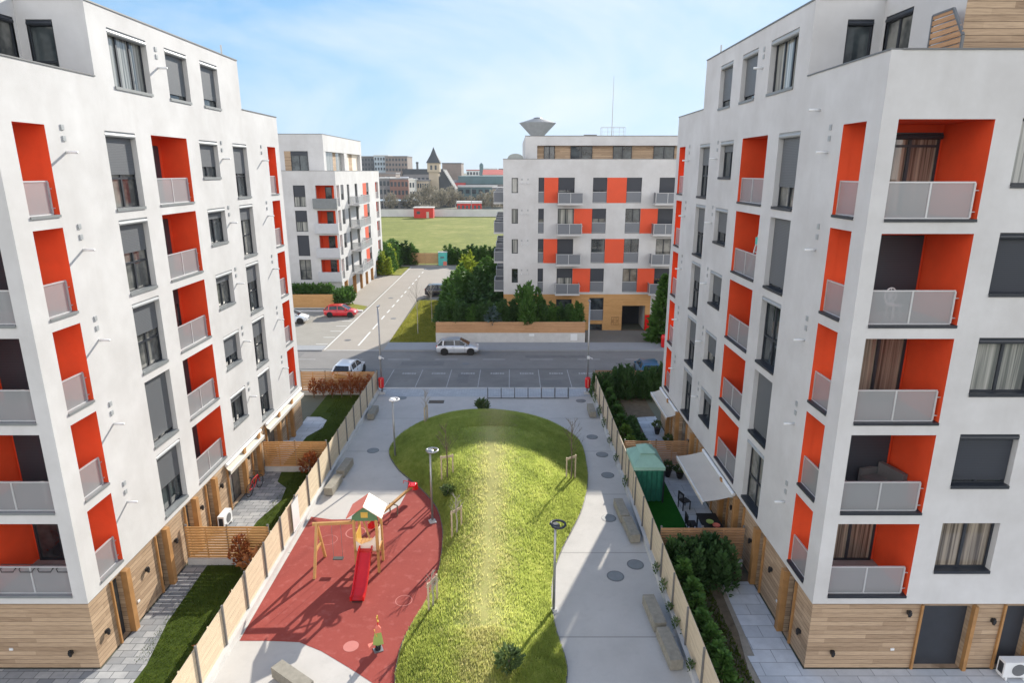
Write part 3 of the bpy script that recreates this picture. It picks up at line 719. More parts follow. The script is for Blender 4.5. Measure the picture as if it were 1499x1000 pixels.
# mid distance block beyond the street, right
def block_c():
    B = Bld('apartment_building', 'white apartment block across the street with orange panels and an antenna on its roof', -.87, 64.6, 1, 24, 21.5); r = B.r; W, L = B.W, B.L
    rows = [13.05-3.0*k for k in range(4)]; H = 2.45; hf = []; pan = []; bal = []; win = []
    for k, z in enumerate(rows):
        hf.append((.84, 1.47, z+.97, z+2.42)); win.append((.84, 1.47, z+.97, 1.45, 1, 0))
        L1 = [(3.49, 4.05), (5.44, 7.06), (8.87, 10.27), (12.2, 13.7), (15.43, 17.0), (19.2, 20.6)]
        for i, (a, b) in enumerate(L1):
            hf.append((a, b, z, z+H)); win.append((a, b, z, H, 1 if i == 0 else 2, 1.05 if i in (0, 2, 3, 5) else 0))
        pan += [(4.05, 5.44, z), (10.27, 12.2, z)] if k % 2 == 0 else [(7.06, 8.87, z), (13.7, 15.43, z)]
        pan.append((17.0, 19.2, z) if k % 2 == 0 else (20.6, 22.2, z))
        bal += [(5.36-.04*k, 7.85-.04*k, z), (14.88-.04*k, 17.3-.04*k, z)]
    mb = MB(); B.wall(mb, 'F', 0, W, 3.83, 17.25, hf); B.wall(mb, 'S', 0, L, 0, 17.25, []); B.wall(mb, 'B', 0, W, 0, 17.25, []); B.wall(mb, 'E', 0, L, 0, 17.25, [])
    mb.box(.1, W-.1, .1, L-.1, 16.4, 16.5); B.box(mb, 'F', .01, W-.01, .004, .25, 16.5, 17.249); B.box(mb, 'S', .26, L-.26, .004, .25, 16.5, 17.249)
    mb.put('wall', 'white', r)
    rn = random.Random(11)
    for (a, b, z, h, c, rail) in win:
        loc, rz = B.at('F', a, b, z); sh = rn.choice([0, 0, .4, .5, .95, .42]) if h > 2 else 0
        window(r, loc, rz, round(b-a, 3), h, .15, sh, rn.choice(['glass', 'glassmid', 'glass', 'sheer']) if sh < .5 else 'glass', c, 0, 'shutdark', box=False, sill=False, rail=rail)
    for a, b, z in pan:
        mb = MB(); B.box(mb, 'F', a+.003, b-.003, -.015, .05, z, z+H); mb.put('accent_panel', 'orange', r)
    for a, b, z in bal:
        mb = MB(); B.box(mb, 'F', a, b, -1.1, -.002, z-.16, z-.02); s = mb.put('balcony_slab', 'white', r)
        loc, rz = B.at('F', a+.05, b-.05, z-.02, -1.07); balustrade(r, loc, rz, round(b-a-.1, 2), 1.05, True, 'screend', 1.04)
    for k, z in enumerate(rows):
        for a, b in ((1.2, 4.2), (9, 12), (15, 18)):
            mb = MB(); B.box(mb, 'S', a, b, -1.0, -.002, z-.16, z-.02); mb.put('balcony_slab', 'white', r)
            loc, rz = B.at('S', a, b, z-.02, -.97); balustrade(r, loc, rz, 3, 1.05, True, 'screend', .95)
        for u in (1.85, 2.45):
            loc, rz = B.at('F', u, u, z+1.9); f = put(CACHE['flue'], 'flue', r, loc, rz); put(CACHE['grille'], 'vent_grille', f, (0, 0, .3))
    mb = MB(); B.box(mb, 'F', 0, W, -.03, .28, 17.25, 17.29); B.box(mb, 'S', .28, L, -.03, .28, 17.25, 17.29); mb.put('coping', 'coping', r)
    # ground floor
    hg = [(3.5, 4.06, .9, 3.3), (5.44, 7.06, .9, 3.3), (8.87, 10.35, 1.03, 3.45), (8.87, 10.3, 0, .68), (12.3, 14.7, 0, 2.62)]
    mb = MB(); B.wall(mb, 'F', .0, 15.2, 0, 3.83, hg, .3, -.012); mb.put('timber_cladding', 'woodc', r)
    mb = MB(); B.wall(mb, 'F', 15.2, W, 0, 3.83, []); mb.put('entrance_wall', 'white', r)
    for a, b, z0, z1 in hg[:4]:
        loc, rz = B.at('F', a, b, z0); window(r, loc, rz, round(b-a, 3), round(z1-z0, 3), .15, 0, 'glass', 1, 0, 'shutdark', box=False, sill=False, rail=1.1 if z1-z0 > 1.5 else 0)
    mb = MB()
    B.box(mb, 'F', 12.3, 14.7, 3.0, 3.05, 0, 2.62, 0); B.box(mb, 'F', 12.25, 12.3, .29, 3.0, 0, 2.62, 0); B.box(mb, 'F', 14.7, 14.75, .29, 3.0, 0, 2.62, 1); B.box(mb, 'F', 12.3, 14.7, .29, 3.0, 2.6, 2.64, 0)
    mb.put('entrance_passage', ['door', 'white'], r)
    # sign square on the cladding
    mb = MB(); B.box(mb, 'F', 11.2, 12.0, -.03, -.014, .55, 1.45); s = mb.put('sign_panel', 'jamb', r)
    mb = MB()
    for i in range(3):
        for j in range(3):
            if (i+j) % 2 == 0 or i == 1: B.box(mb, 'F', 11.27+i*.24, 11.45+i*.24, -.036, -.03, .62+j*.27, .80+j*.27)
    mb.put('emblem', 'woodc', s)
    # penthouse
    py = 2.0
    mb = MB(); 
    mb.box(2.2, W, py, L-2, 18.6, 19.5); mb.box(2.2, 3.4, py+.002, L-2.1, 16.5, 18.6); mb.box(3.4, W-.01, py+.6, L-2.1, 16.5, 18.6)
    mb.put('penthouse_wall', 'white', r)
    mb = MB(); mb.box(3.4, W-.2, py+.55, py+.597, 16.5, 18.598); mb.put('timber_cladding', 'wood', r)
    for a, b in ((3.1+1.0, 4.0+1.2), (6.8, 9.0), (11.1, 13.0), (15.2, 17.3), (19.2, 21.3)):
        window(r, (a, py+.52, 16.6), 0, round(b-a, 3), 1.95, -.03, 0, 'glass', 2, 0, 'shutdark', box=False, sill=False, name='terrace_door')
    mb = MB(); mb.box(2.17, W, py-.04, py+.2, 19.5, 19.55); mb.put('coping', 'coping', r)
    return B
BC = block_c()
def block_b():
    B = Bld('apartment_building', 'smaller white apartment block behind the red car, its long side along the lane', -21.3, 79, -1, 16, 26); r = B.r; W, L = B.W, B.L
    rows = [11.9-3.0*k for k in range(4)]; H = 2.55; hs = []; hf = []; rn = random.Random(4)
    for z in rows:
        for a, b, zz in ((2.2, 3.6, .7), (5.3, 6.5, 0), (9.5, 11.0, 0), (16.3, 18.0, 0)): hs.append((a, b, z+zz, z+H))
        hs += [(.3, 1.5, z, z+H), (22.8, 24.9, z, z+H)]
        hf += [(.25, 2.5, z, z+H), (3.75, 5.2, z, z+H), (7, 9, z+.8, z+H)]
    mb = MB(); B.wall(mb, 'S', 0, L, 2.6, 16.14, hs); B.wall(mb, 'F', 0, W, 0, 16.14, hf); B.wall(mb, 'B', 0, W, 0, 16.14, []); B.wall(mb, 'E', 0, L, 0, 16.14, [])
    mb.box(-.1, -W+.1, .1, L-.1, 15.3, 15.4); B.box(mb, 'F', .01, W, .004, .25, 15.4, 16.139); B.box(mb, 'S', .26, L-.26, .004, .25, 15.4, 16.139)
    mb.box(-.3, -W+.1, .3, L-.1, 2.55, 2.6)
    mb.put('wall', 'white', r)
    for k, z in enumerate(rows):
        B.loggia(.3, 2.5, .3, 1.6, z+.02, z+H, 'SF', ((.3, .4, .3, .35),)); B.loggia(.3, 1.6, 22.8, 24.9, z+.02, z+H, 'S')
        window(r, (-1.75, 1.6, z+.02), 0, .8, 2.3, -.04, 0, 'glass', 1, 0, 'shutdark', box=False, sill=False, name='loggia_door')
        loc, rz = B.at('S', 23.0, 24.2, z+.02, 1.6); window(r, loc, rz, 1.2, 2.3, -.04, 0, 'glass', 1, 0, 'shutdark', box=False, sill=False, name='loggia_door')
        mb = MB(); B.box(mb, 'F', -.05, 2.85, -.35, -.004, z-.2, z+1.0); mb.put('balcony_front', 'flash' if k == 0 else 'greypl', r)
        loc, rz = B.at('S', .3, 1.5, z, .1); balustrade(r, loc, rz, 1.2, 1.03, False, 'screen')
        loc, rz = B.at('S', 22.8, 24.9, z, .1); balustrade(r, loc, rz, 2.1, 1.03, False, 'screen')
        for (a, b, zz, sh) in ((2.2, 3.6, .7, .6), (5.3, 6.5, 0, 0), (9.5, 11.0, 0, 0), (16.3, 18, 0, .5)):
            loc, rz = B.at('S', a, b, z+zz); window(r, loc, rz, round(b-a, 3), round(H-zz, 3), .15, sh, rn.choice(['glassmid', 'sheer', 'glass']), 2, 0, 'shut', box=False, sill=False)
        loc, rz = B.at('F', 3.75, 5.2, z); window(r, loc, rz, 1.45, H, .15, (.52, .52, .97, 0)[k], 'sheer' if k < 2 else 'glassmid', 2, 1.2, 'shutdark', box=False, sill=False)
        loc, rz = B.at('F', 7, 9, z+.8); window(r, loc, rz, 2, H-.8, .15, .4, 'glass', 2, 0, 'shutdark', box=False, sill=False)
        mb = MB(); B.box(mb, 'S', 14.2, 16.297, -.02, .05, z, z+H); mb.put('accent_panel', 'orange', r)
        mb = MB(); B.box(mb, 'S', 6.0, 12.5, -1.3, -.002, z-.18, z-.02); mb.put('balcony_slab', 'white', r)
        loc, rz = B.at('S', 6.0, 12.5, z-.02, -1.28); balustrade(r, loc, rz, 6.5, 1.05, True, 'screen', 1.25)
    mb = MB(); B.box(mb, 'F', 0, W, -.03, .28, 16.14, 16.18); B.box(mb, 'S', .28, L, -.03, .28, 16.14, 16.18)
    mb.box(-2.0, -2.2, 3.0, 23.5, 20.5, 20.56); mb.box(-2.2, -W, 2.97, 3.15, 20.5, 20.56)
    mb.put('coping', 'coping', r)
    mb = MB(); mb.box(-2.03, -2.2, 3, 23.5, 18.5, 20.5); mb.box(-2.2, -W, 3.0, 23.5, 20.3, 20.49); mb.box(-2.5, -W, 3.003, 23.4, 15.4, 20.3); mb.box(-2.05, -2.5, 3.002, 4, 15.4, 18.5); mb.box(-2.05, -2.5, 13, 14.5, 15.4, 18.5); mb.box(-2.05, -2.5, 22.6, 23.49, 15.4, 18.5); mb.box(-2.2, -2.5, 3.001, 23.45, 18.5, 20.3)
    mb.put('penthouse_wall', 'white', r)
    window(r, (-6.1, 2.98, 15.8), 0, 2.1, 2.7, -.03, .2, 'glass', 2, 0, 'shutdark', box=False, sill=False, name='terrace_door')
    mb = MB(); mb.box(-6.9, -6.1, 2.95, 3.0, 15.5, 18.5); mb.put('timber_cladding', 'wood', r)
    for i, (a, b, m) in enumerate(((4.1, 8.5, 'sheer'), (8.5, 10, 'wood'), (10, 13, 'sheer'), (14.6, 17, 'cream'), (17, 19, 'wood'), (19, 22.5, 'cream'))):
        mb = MB(); mb.box(-2.45, -2.498, a, b, 15.5, 18.49); mb.put('terrace_panel', m, r)
    # ground floor: pale walls with recessed timber bays
    bays = [(.9, 2.6), (5.2, 7), (9.2, 10.7), (12.7, 14.2), (16.2, 17.9), (20.2, 22)]
    mb = MB(); B.wall(mb, 'S', 0, L, 0, 2.6, [(a, b, -.01, 2.5) for a, b in bays], .5); mb.put('ground_floor_wall', 'white', r)
    for a, b in bays:
        mb = MB(); B.box(mb, 'S', a, b, .5, .55, 0, 2.5); mb.put('garage_door', 'woodc', r)
        mb = MB(); B.box(mb, 'S', b-.3, b-.002, -.05, .5, 0, 2.49); mb.put('door_jamb', 'jamb', r)
    return B
BB = block_b()
#PART2
# ------------------------------------------------------------------ fences
def fence(label, p0, p1, ztop, m, panel=1.95, z0=.28, group=None, postside=1, base=True, slat=.098, gp=.016, name='timber_fence'):
    """fence run from p0 to p1; posts stand on the left-hand side when postside = 1"""
    p0 = Vector((*p0, 0)); p1 = Vector((*p1, 0)); d = p1-p0; ln = d.length
    r = root(name, label, 'fence', p0, math.degrees(math.atan2(d.y, d.x)), group)
    k = max(1, round(ln/panel)); w = ln/k
    def pn():
        b = MB(); q = int((ztop-z0)/slat)
        for i in range(q): b.box(.01, w-.01, -.014, .014, z0+i*slat, z0+i*slat+slat-gp)
        b.box(w*.5-.03, w*.5+.03, -.034*postside, -.015*postside, z0, ztop-.05)
        return b.mesh('panel', m)
    pm = cached(('fp', round(w, 3), ztop, m, postside, slat), pn)
    qm = cached(('fq', ztop, postside), lambda: MB().box(-.035, .035, .015*postside, .075*postside, .1, ztop+.03).mesh('post', 'post'))
    for i in range(k): put(pm, 'panel', r, (i*w, 0, 0))
    for i in range(k+1): put(qm, 'post', r, (min(max(i*w, .04), ln-.04), 0, 0))
    if base: MB().box(0, ln, -.11, .16, -.05, .27).put('base_kerb', 'kerb', r)
    return r
fence('long pale timber fence along the left gardens beside the playground', (-10.1, 45.2), (-9.85, 9), 1.82, 'fence')
fence('long pale timber fence along the right gardens beside the bench path', (6.02, 9), (6.1, 45.2), 1.75, 'fence')
fence('amber timber divider between left gardens, nearest the camera', (-13.72, 23.65), (-10.2, 23.65), 1.8, 'fenced', 1.8, slat=.125, gp=.034, group='garden dividers')
fence('amber timber divider across the left gardens behind the bicycle', (-13.72, 32.3), (-10.2, 32.3), 1.8, 'fenced', 1.8, slat=.125, gp=.034, group='garden dividers')
fence('brown timber divider across the right gardens in front of the patio with the awning', (6.2, 23.55), (9.72, 23.55), 1.8, 'fencer', 1.8, slat=.125, gp=.034, group='garden dividers')
fence('brown timber divider across the right gardens behind the green gazebo', (6.2, 32.4), (9.72, 32.4), 1.8, 'fencer', 1.8, slat=.125, gp=.034, group='garden dividers')
fence('amber timber fence at the street end of the left gardens behind rust shrubs', (-15.7, 44.9), (-10.2, 44.9), 1.8, 'fenced', 1.85, slat=.125, gp=.034)
fence('timber fence at the street end of the right gardens in front of the blue car', (6.2, 45.2), (12, 45.2), 1.8, 'fencer', 1.95, slat=.125, gp=.034)
fence('brown timber fence closing the far end of the lane', (-17.7, 112.3), (-13.0, 112.3), 2.2, 'fencer', 2.3, base=False)

# blank white board on the left fence
r = root('notice_board', 'blank white board fixed to the pale left fence by the playground', 'board', (-9.86, 25.9, 0))
MB().box(.0, .02, -.42, .42, .35, 1.75).put('board', 'whitep', r)
mb = MB(); mb.box(-.005, .03, -.45, .45, 1.75, 1.78); mb.box(-.005, .03, -.45, .45, .32, .35); mb.put('frame', 'pole', r)

# ------------------------------------------------------------------ benches, manholes, lamps, rack
def bench(x, y, rz, label, l=1.6):
    r = root('bench', label, 'bench', (x, y, 0), rz, 'aggregate concrete bench blocks')
    def sm():
        b = MB(); b.box(-.22, .22, -l/2, l/2, .06, .45); return b.mesh('seat', 'bench')
    o = put(cached(('bench', l), sm), 'seat', r)
    put(cached(('bf', l), lambda: MB().box(-.17, .17, -l/2+.06, l/2-.06, 0, .058).mesh('foot', 'coping')), 'foot', r)
bench(-9.25, 32.2, -4, 'grey block bench by the left fence, farther of the pair'); bench(-9.35, 30.2, -4, 'grey block bench by the left fence, nearer of the pair')
bench(-9.45, 40.5, 0, 'grey block bench by the left fence beyond the pair, nearest the street'); bench(-7.1, 17.0, 55, 'grey block bench at the bottom edge of the playground')
bench(5.45, 40.9, 0, 'grey block bench by the right fence nearest the street')
bench(5.3, 27.6, 3, 'grey block bench by the right fence in the middle, farther of its pair'); bench(5.45, 25.9, 4, 'grey block bench by the right fence in the middle, nearer of its pair')
bench(5.28, 20.2, 4, 'grey block bench by the right fence, second nearest the camera'); bench(5.42, 18.4, 4, 'grey block bench by the right fence, nearest the camera')
mh = None
for i, (x, y, lab) in enumerate([(-8.29, 34.91, 'round iron cover in the path beside the left benches'), (4.65, 27.28, 'round iron cover in the right path beside the middle bench pair'), (5.23, 23.55, 'round iron cover in the right path, the one close to the fence'), (4.26, 22.75, 'round iron cover in the right path, left of the one by the fence'), (5.3, 34.35, 'round iron cover in the right path level with the gazebo fence'), (5.03, 36.92, 'round iron cover in the right path beyond the mound corner'), (5.25, 31.74, 'round iron cover in the right path, where sun dapples begin'), (-8.1, 44.0, 'round iron cover near the left red bin'), (5.0, 43.4, 'round iron cover near the right red bin')]):
    if mh is None:
        mh = root('manhole_cover', lab, 'manhole', (x, y, 0), 0, 'round iron manhole covers')
        MB().lathe([(.36, .0), (.36, .012)], 24).put('rim', 'coping', mh); 
        b = MB().lathe([(.30, .012), (.30, .016)], 24)
        for a in range(-2, 3): b.box(-.26+abs(a)*.05, .26-abs(a)*.05, a*.1-.02, a*.1+.02, .016, .021)
        b.put('lid', 'flash', mh)
    else: dup(mh, (x, y, 0), i*23, lab)
r = root('drain_grate', 'dark rusty drain grate in the paving near the street', 'grate', (-5.46, 43.2, 0))
mb = MB(); mb.box(-.55, .55, -.3, .3, 0, .012); mb.put('frame', 'black', r)
mb = MB()
for i in range(10): mb.box(-.5+i*.105, -.44+i*.105, -.27, .27, .012, .03)
mb.put('bars', 'bark', r)
def park_lamp(x, y, rz, label, headm):
    r = root('park_lamp', label, 'lamp', (x, y, 0), rz, 'park lamps with ring heads')
    MB().box(-.16, .16, -.16, .16, 0, .05).box(-.1, .1, -.1, .1, .05, .12).put('base_plate', 'kerb', r)
    MB().tube([(0, 0, .05), (0, 0, 3.62)], .055, 10, r2=.045).put('pole', 'pole', r, smooth=True)
    pts = [(.27*math.cos(a)+.1, .27*math.sin(a), 3.68) for a in [R_(-155+i*15) for i in range(22)]]
    h = MB().tube(pts, .045, 8).put('lamp_head', headm, r, smooth=True)
    MB().lathe([(.16, 3.62), (.18, 3.68), (.1, 3.74)], 12).put('hub', headm, h)
park_lamp(-3.78, 26.95, 20, 'grey ring headed lamp post at the edge of the red playground', 'pole')
park_lamp(1.58, 20.6, 20, 'dark ring headed lamp post at the right edge of the mound', 'dark')
park_lamp(-6.75, 33.75, 0, 'pale ring headed lamp post at the far left edge of the mound', 'whitep')
def street_lamp(x, y, label, h):
    r = root('street_lamp', label, 'street lamp', (x, y, 0), 0, 'tall slim street lamps')
    MB().tube([(0, 0, 0), (0, 0, h)], .075, 10, r2=.05).put('pole', 'pole', r, smooth=True)
    MB().box(-.22, .22, -.22, .22, 0, .16).put('base', 'kerb', r)
    MB().box(-.07, .07, -.1, .5, h, h+.07).put('lamp_head', 'pole', r)
    MB().box(-.09, .09, -.2, -.06, 2.75, 2.95).tube([(0, -.1, 2.9), (.3, -.25, 2.8)], .03, 6).put('control_box', 'whitep', r)
street_lamp(-9.72, 45.0, 'slim steel street lamp at the end of the left fence', 6.6)
street_lamp(5.62, 45.0, 'slim steel street lamp at the end of the right fence', 7.0)
def bin_(x, y, label, z=.55, s=1.0):
    r = root('litter_bin', label, 'bin', (x, y, z), 0, 'red litter bins')
    r.scale = (s,)*3
    MB().lathe([(.16, 0), (.2, .06), (.22, .7), (.17, .8)], 14).put('body', 'redp', r, smooth=True)
    MB().box(-.035, .035, -.235, -.2, .1, .7).put('strap', 'pink', r)
bin_(-9.7, 44.72, 'red rounded litter bin hung on the left street lamp')
bin_(5.62, 44.72, 'red rounded litter bin hung on the right street lamp')
bin_(14.3, 57.6, 'red litter bin beside the conifer across the street', .1, 1.5)
r = root('bike_rack', 'steel bicycle rack with seven hoop posts at the head of the mound', 'bike rack', (-1.8, 43.85, 0))
mb = MB(); mb.box(0, 5.95, -.03, .03, .03, .08); mb.put('base_rail', 'coping', r)
pm = MB().bar((0, .0, .02), (0, .0, .8), .06).bar((0, .42, .02), (0, .42, .8), .06).bar((0, -.03, .8), (0, .45, .8), .06).mesh('hoop', 'coping')
for i in range(7): put(pm, 'hoop', r, (.02+i*.985, 0, 0))

# ------------------------------------------------------------------ playground
r = root('play_tower', 'timber play tower with pitched red roof, slide and swing beam', 'play tower', (-5.98, 23.45, 0))
px, py = .46, .42
for sx in (-1, 1):
    for sy in (-1, 1):
        MB().box(sx*px-.05, sx*px+.05, sy*py-.05, sy*py+.05, 0, 2.45).put('post', 'timber', r)
mb = MB()
for i in range(7): mb.box(-.5+i*.145, -.37+i*.145, -.47, .47, 1.0, 1.04)
mb.put('platform', 'timber', r)
# roof ridge runs along local y
def slope(sx, m):
    mb = MB(); a = (0, -.56, 3.12); b = (0, .56, 3.12); c = (sx*.72, .56, 2.6); d = (sx*.72, -.56, 2.6); t = .05
    mb.add([a, b, c, d]+[(p[0], p[1], p[2]-t) for p in (a, b, c, d)], [(0, 1, 2, 3), (7, 6, 5, 4), (0, 4, 5, 1), (1, 5, 6, 2), (2, 6, 7, 3), (3, 7, 4, 0)])
    return mb.put('roof_panel', m, r)
slope(-1, 'pink'); slope(1, 'cream')
for sy in (-1, 1):
    mb = MB(); y = sy*.45; mb.add([(-.55, y, 2.4), (.55, y, 2.4), (.5, y, 2.62), (0, y, 3.08), (-.5, y, 2.62)], [(0, 1, 2, 3, 4)]); mb.add([(-.55, y+.03, 2.4), (.55, y+.03, 2.4), (.5, y+.03, 2.62), (0, y+.03, 3.08), (-.5, y+.03, 2.62)], [(0, 1, 2, 3, 4)])
    g = mb.put('gable', 'green', r)
    MB().box(-.14, .14, y-.02, y+.05, 2.56, 2.8).put('gable_window', 'yellow', g)
mb = MB(); mb.box(-.43, -.40, -.36, .36, 1.06, 1.75); mb.put('side_panel', 'yellow', r)
mb = MB()
for i in range(4): mb.box(.42, .46, -.34+i*.18, -.22+i*.18, 1.05, 1.8)
mb.put('side_panel', 'cream', r)
mb = MB(); mb.add([(-.4, -.47, 1.06), (.4, -.47, 1.06), (.4, -.47, 1.75), (.2, -.47, 1.5), (-.2, -.47, 1.35), (-.4, -.47, 1.5)], [(0, 1, 2, 3, 4, 5)]); mb.add([(-.4, -.5, 1.06), (.4, -.5, 1.06), (.4, -.5, 1.75), (.2, -.5, 1.5), (-.2, -.5, 1.35), (-.4, -.5, 1.5)], [(0, 1, 2, 3, 4, 5)]); mb.put('front_panel', 'cream', r)
# slide
pr = [(-.45, 1.18), (-.75, 1.14), (-1.1, .88), (-1.5, .55), (-1.85, .30), (-2.15, .17), (-2.4, .15)]
mb = MB(); w = .25
for i in range(len(pr)-1):
    (y0, z0), (y1, z1) = pr[i], pr[i+1]
    mb.quad((-w, y0, z0), (w, y0, z0), (w, y1, z1), (-w, y1, z1)); mb.quad((-w, y0, z0-.05), (w, y0, z0-.05), (w, y1, z1-.05), (-w, y1, z1-.05))
    for sx in (-1, 1):
        mb.bar((sx*w, y0, z0+.04), (sx*w, y1, z1+.04), .05, .2)
s = mb.put('slide', 'redp', r)
mb = MB(); mb.box(-.2, .2, -2.36, -2.25, 0, .13); mb.put('slide_foot', 'black', s)
# swing beam with A-frame
MB().bar((-.5, 0, 2.08), (-2.25, -.1, 2.05), .1, .12).put('swing_beam', 'timber', r)
MB().bar((-2.08, -.1, 2.1), (-2.1, -.88, 0), .1).put('swing_leg', 'timber', r); MB().bar((-2.08, -.1, 2.1), (-2.1, .68, 0), .1).put('swing_leg', 'timber', r)
mb = MB(); mb.bar((-2.09, -.48, 1.0), (-2.09, .3, 1.0), .07, .09); mb.put('swing_brace', 'timber', r)
def sw(x):
    o = MB().box(x-.21, x+.21, -.2, .0, .42, .46).put('swing_seat', 'tan', r)
    mb = MB(); mb.tube([(x-.19, -.1, .46), (x-.19, -.06, 2.02)], .008, 5); mb.tube([(x+.19, -.1, .46), (x+.19, -.06, 2.02)], .008, 5); mb.put('chain', 'pole', o)
sw(-1.3)
# ladder at the back
mb = MB(); mb.bar((-.3, .47, 1.05), (-.35, 1.05, 0), .07); mb.bar((.3, .47, 1.05), (.35, 1.05, 0), .07)
for i in range(4): mb.bar((-.33, .6+i*.13, .82-i*.23), (.33, .6+i*.13, .82-i*.23), .06)
mb.put('ladder', 'timber', r)
mb = MB(); mb.bar((.15, -.42, 1.6), (-.42, .42, 2.4), .06); mb.bar((-.1, .47, 1.75), (.45, .47, 2.4), .06); mb.put('brace', 'timber', r)
r = root('seesaw', 'timber seesaw with red seats behind the play tower', 'seesaw', (-5.75, 27.7, 0), 0)
v = Vector((-4.98-(-5.75), 29.2-27.7, 0))
a = v*1.0; b = -v*.95
MB().bar((a.x, a.y, .75), (b.x, b.y, .42), .12, .1).put('beam', 'timber', r)
MB().tube([(-.2, .1, 0), (-.2, .1, .5), (.2, -.1, .5), (.2, -.1, 0)], .035, 8).put('pivot_frame', 'bark', r)
for e, z in ((a, .80), (b, .47)):
    q = e*.92
    s = MB().box(q.x-.16, q.x+.16, q.y-.2, q.y+.2, z, z+.06).lathe([(.17, .0), (.14, .3)], 10, (e.x*1.05, e.y*1.05, z-.3)).put('seat', 'redp', r)
    h = e*.68
    MB().tube([(h.x-.18, h.y+.08, z+.25), (h.x-.18, h.y+.08, z+.4), (h.x+.18, h.y-.08, z+.4), (h.x+.18, h.y-.08, z+.25), (h.x, h.y, z+.0)], .018, 6).put('handle', 'redp', s)
# spring rider
r = root('spring_rider', 'small green and pink spring rider at the near end of the playground', 'spring rider', (-4.67, 18.6, 0), 25)
pts = [(.1*math.cos(i*.6), .1*math.sin(i*.6), .02+i*.004) for i in range(50)]
MB().tube(pts, .016, 6).put('spring', 'black', r)
def slab(P, t):
    k = len(P); return MB().add([(x, -t, z) for x, z in P]+[(x, t, z) for x, z in P], [tuple(range(k)), tuple(range(k, 2*k))[::-1]]+[(i, i+k, (i+1) % k+k, (i+1) % k) for i in range(k)])
slab([(-.17, .2), (.2, .2), (.17, .45), (.13, .72), (-.05, .74), (-.13, .45)], .05).put('body', 'lime', r)
slab([(-.06, .72), (.15, .7), (.14, .85), (.05, 1.0), (-.03, .9)], .056).put('head', 'pink', r)
MB().tube([(-.05, -.2, .7), (-.05, .2, .7)], .018, 6).put('handle', 'yellow', r)
mb = MB(); mb.box(.03, .06, -.02, .02, .98, 1.3); mb.put('plume', 'redp', r); mb = MB(); mb.box(.025, .065, -.13, .13, 1.2, 1.23); mb.box(.025, .065, -.02, .02, 1.12, 1.38); mb.put('crest', 'yellow', r)
MB().box(-.32, -.1, -.1, .1, .2, .27).put('seat', 'pink', r); MB().box(-.16, .16, -.16, .16, 0, .03).put('base_plate', 'pole', r)

# ------------------------------------------------------------------ awnings, gazebo, garden things
def awning(loc, rz, w, proj, drop, label, m, z=2.42, arms=True):
    r = root('awning', label, 'awning', (*loc, 0), rz)
    mb = MB(); k = 6
    for i in range(k):
        t0, t1 = i/k, (i+1)/k; s = lambda t: z-drop*t-.05*math.sin(t*PI)
        mb.quad((0, -proj*t0, s(t0)), (w, -proj*t0, s(t0)), (w, -proj*t1, s(t1)), (0, -proj*t1, s(t1)))
    mb.put('fabric', m, r)
    mb = MB(); q = int(w/.12)
    for i in range(q):
        x0 = w*i/q; x1 = w*(i+1)/q; mb.add([(x0, -proj-.012, z-drop), (x1, -proj-.012, z-drop), (x1, -proj-.012, z-drop-.16), ((x0+x1)/2, -proj-.012, z-drop-.21), (x0, -proj-.012, z-drop-.16)], [(0, 1, 2, 3, 4)])
    mb.put('valance', m, r)
    mb = MB(); mb.tube([(0, -.08, z+.04), (w, -.08, z+.04)], .08, 10); mb.put('cassette', 'whitep', r)
    mb = MB(); mb.box(0, w, -proj-.03, -proj+.03, z-drop-.03, z-drop+.02); mb.put('front_bar', 'whitep', r)
    if arms:
        for x in (.12, w-.12):
            e = .4 if x < 1 else -.4
            MB().tube([(x, -.05, z-.15), (x+e, -proj*.5, z-.2-drop*.4), (x, -proj, z-drop-.04)], .025, 6).put('folding_arm', 'whitep', r)
    return r
awning((9.79, 29.7), -90, 4.6, 1.4, .3, 'extended beige awning over the right patio with the dark table', 'awn', 2.40)
awning((9.79, 39.3), -90, 4.4, .7, .25, 'narrow beige awning, partly wound in, far end of the right gardens', 'awn', 2.38)
awning((-13.8, 27.9), 90, 4.3, .25, .25, 'narrow cream awning above the bicycle on the left facade', 'awnw', 2.42)
awning((-13.8, 33.0), 90, 6.0, .25, .25, 'long narrow cream awning, far end of the left facade', 'awnw', 2.42)
r = root('gazebo', 'square garden gazebo with two tier green canopy and drawn green curtains', 'gazebo', (6.82, 29.85, 0))
a = .78; c = 1.12
mb = MB()
for s in range(4):
    p = [(-a, -c), (a, -c), (a, c), (-a, c)]; q = [(-.3, -.42), (.3, -.42), (.3, .42), (-.3, .42)]
    i, j = s, (s+1) % 4
    mb.quad((*p[i], 1.95), (*p[j], 1.95), (*q[j], 2.42), (*q[i], 2.42))
    mb.quad((*p[i], 1.95), (*p[j], 1.95), (p[j][0], p[j][1], 1.78), (p[i][0], p[i][1], 1.78))
mb.put('canopy', 'teal', r)
mb = MB()
for s in range(4):
    q = [(-.42, -.56), (.42, -.56), (.42, .56), (-.42, .56)]; i, j = s, (s+1) % 4
    mb.add([(*q[i], 2.44), (*q[j], 2.44), (0, 0, 2.75)], [(0, 1, 2)])
mb.put('top_canopy', 'teal', r)
for x, y in ((-a, -c), (a, -c), (a, c), (-a, c)):
    MB().box(x*.96-.03, x*.96+.03, y*.96-.03, y*.96+.03, 0, 1.94).put('post', 'dark', r)
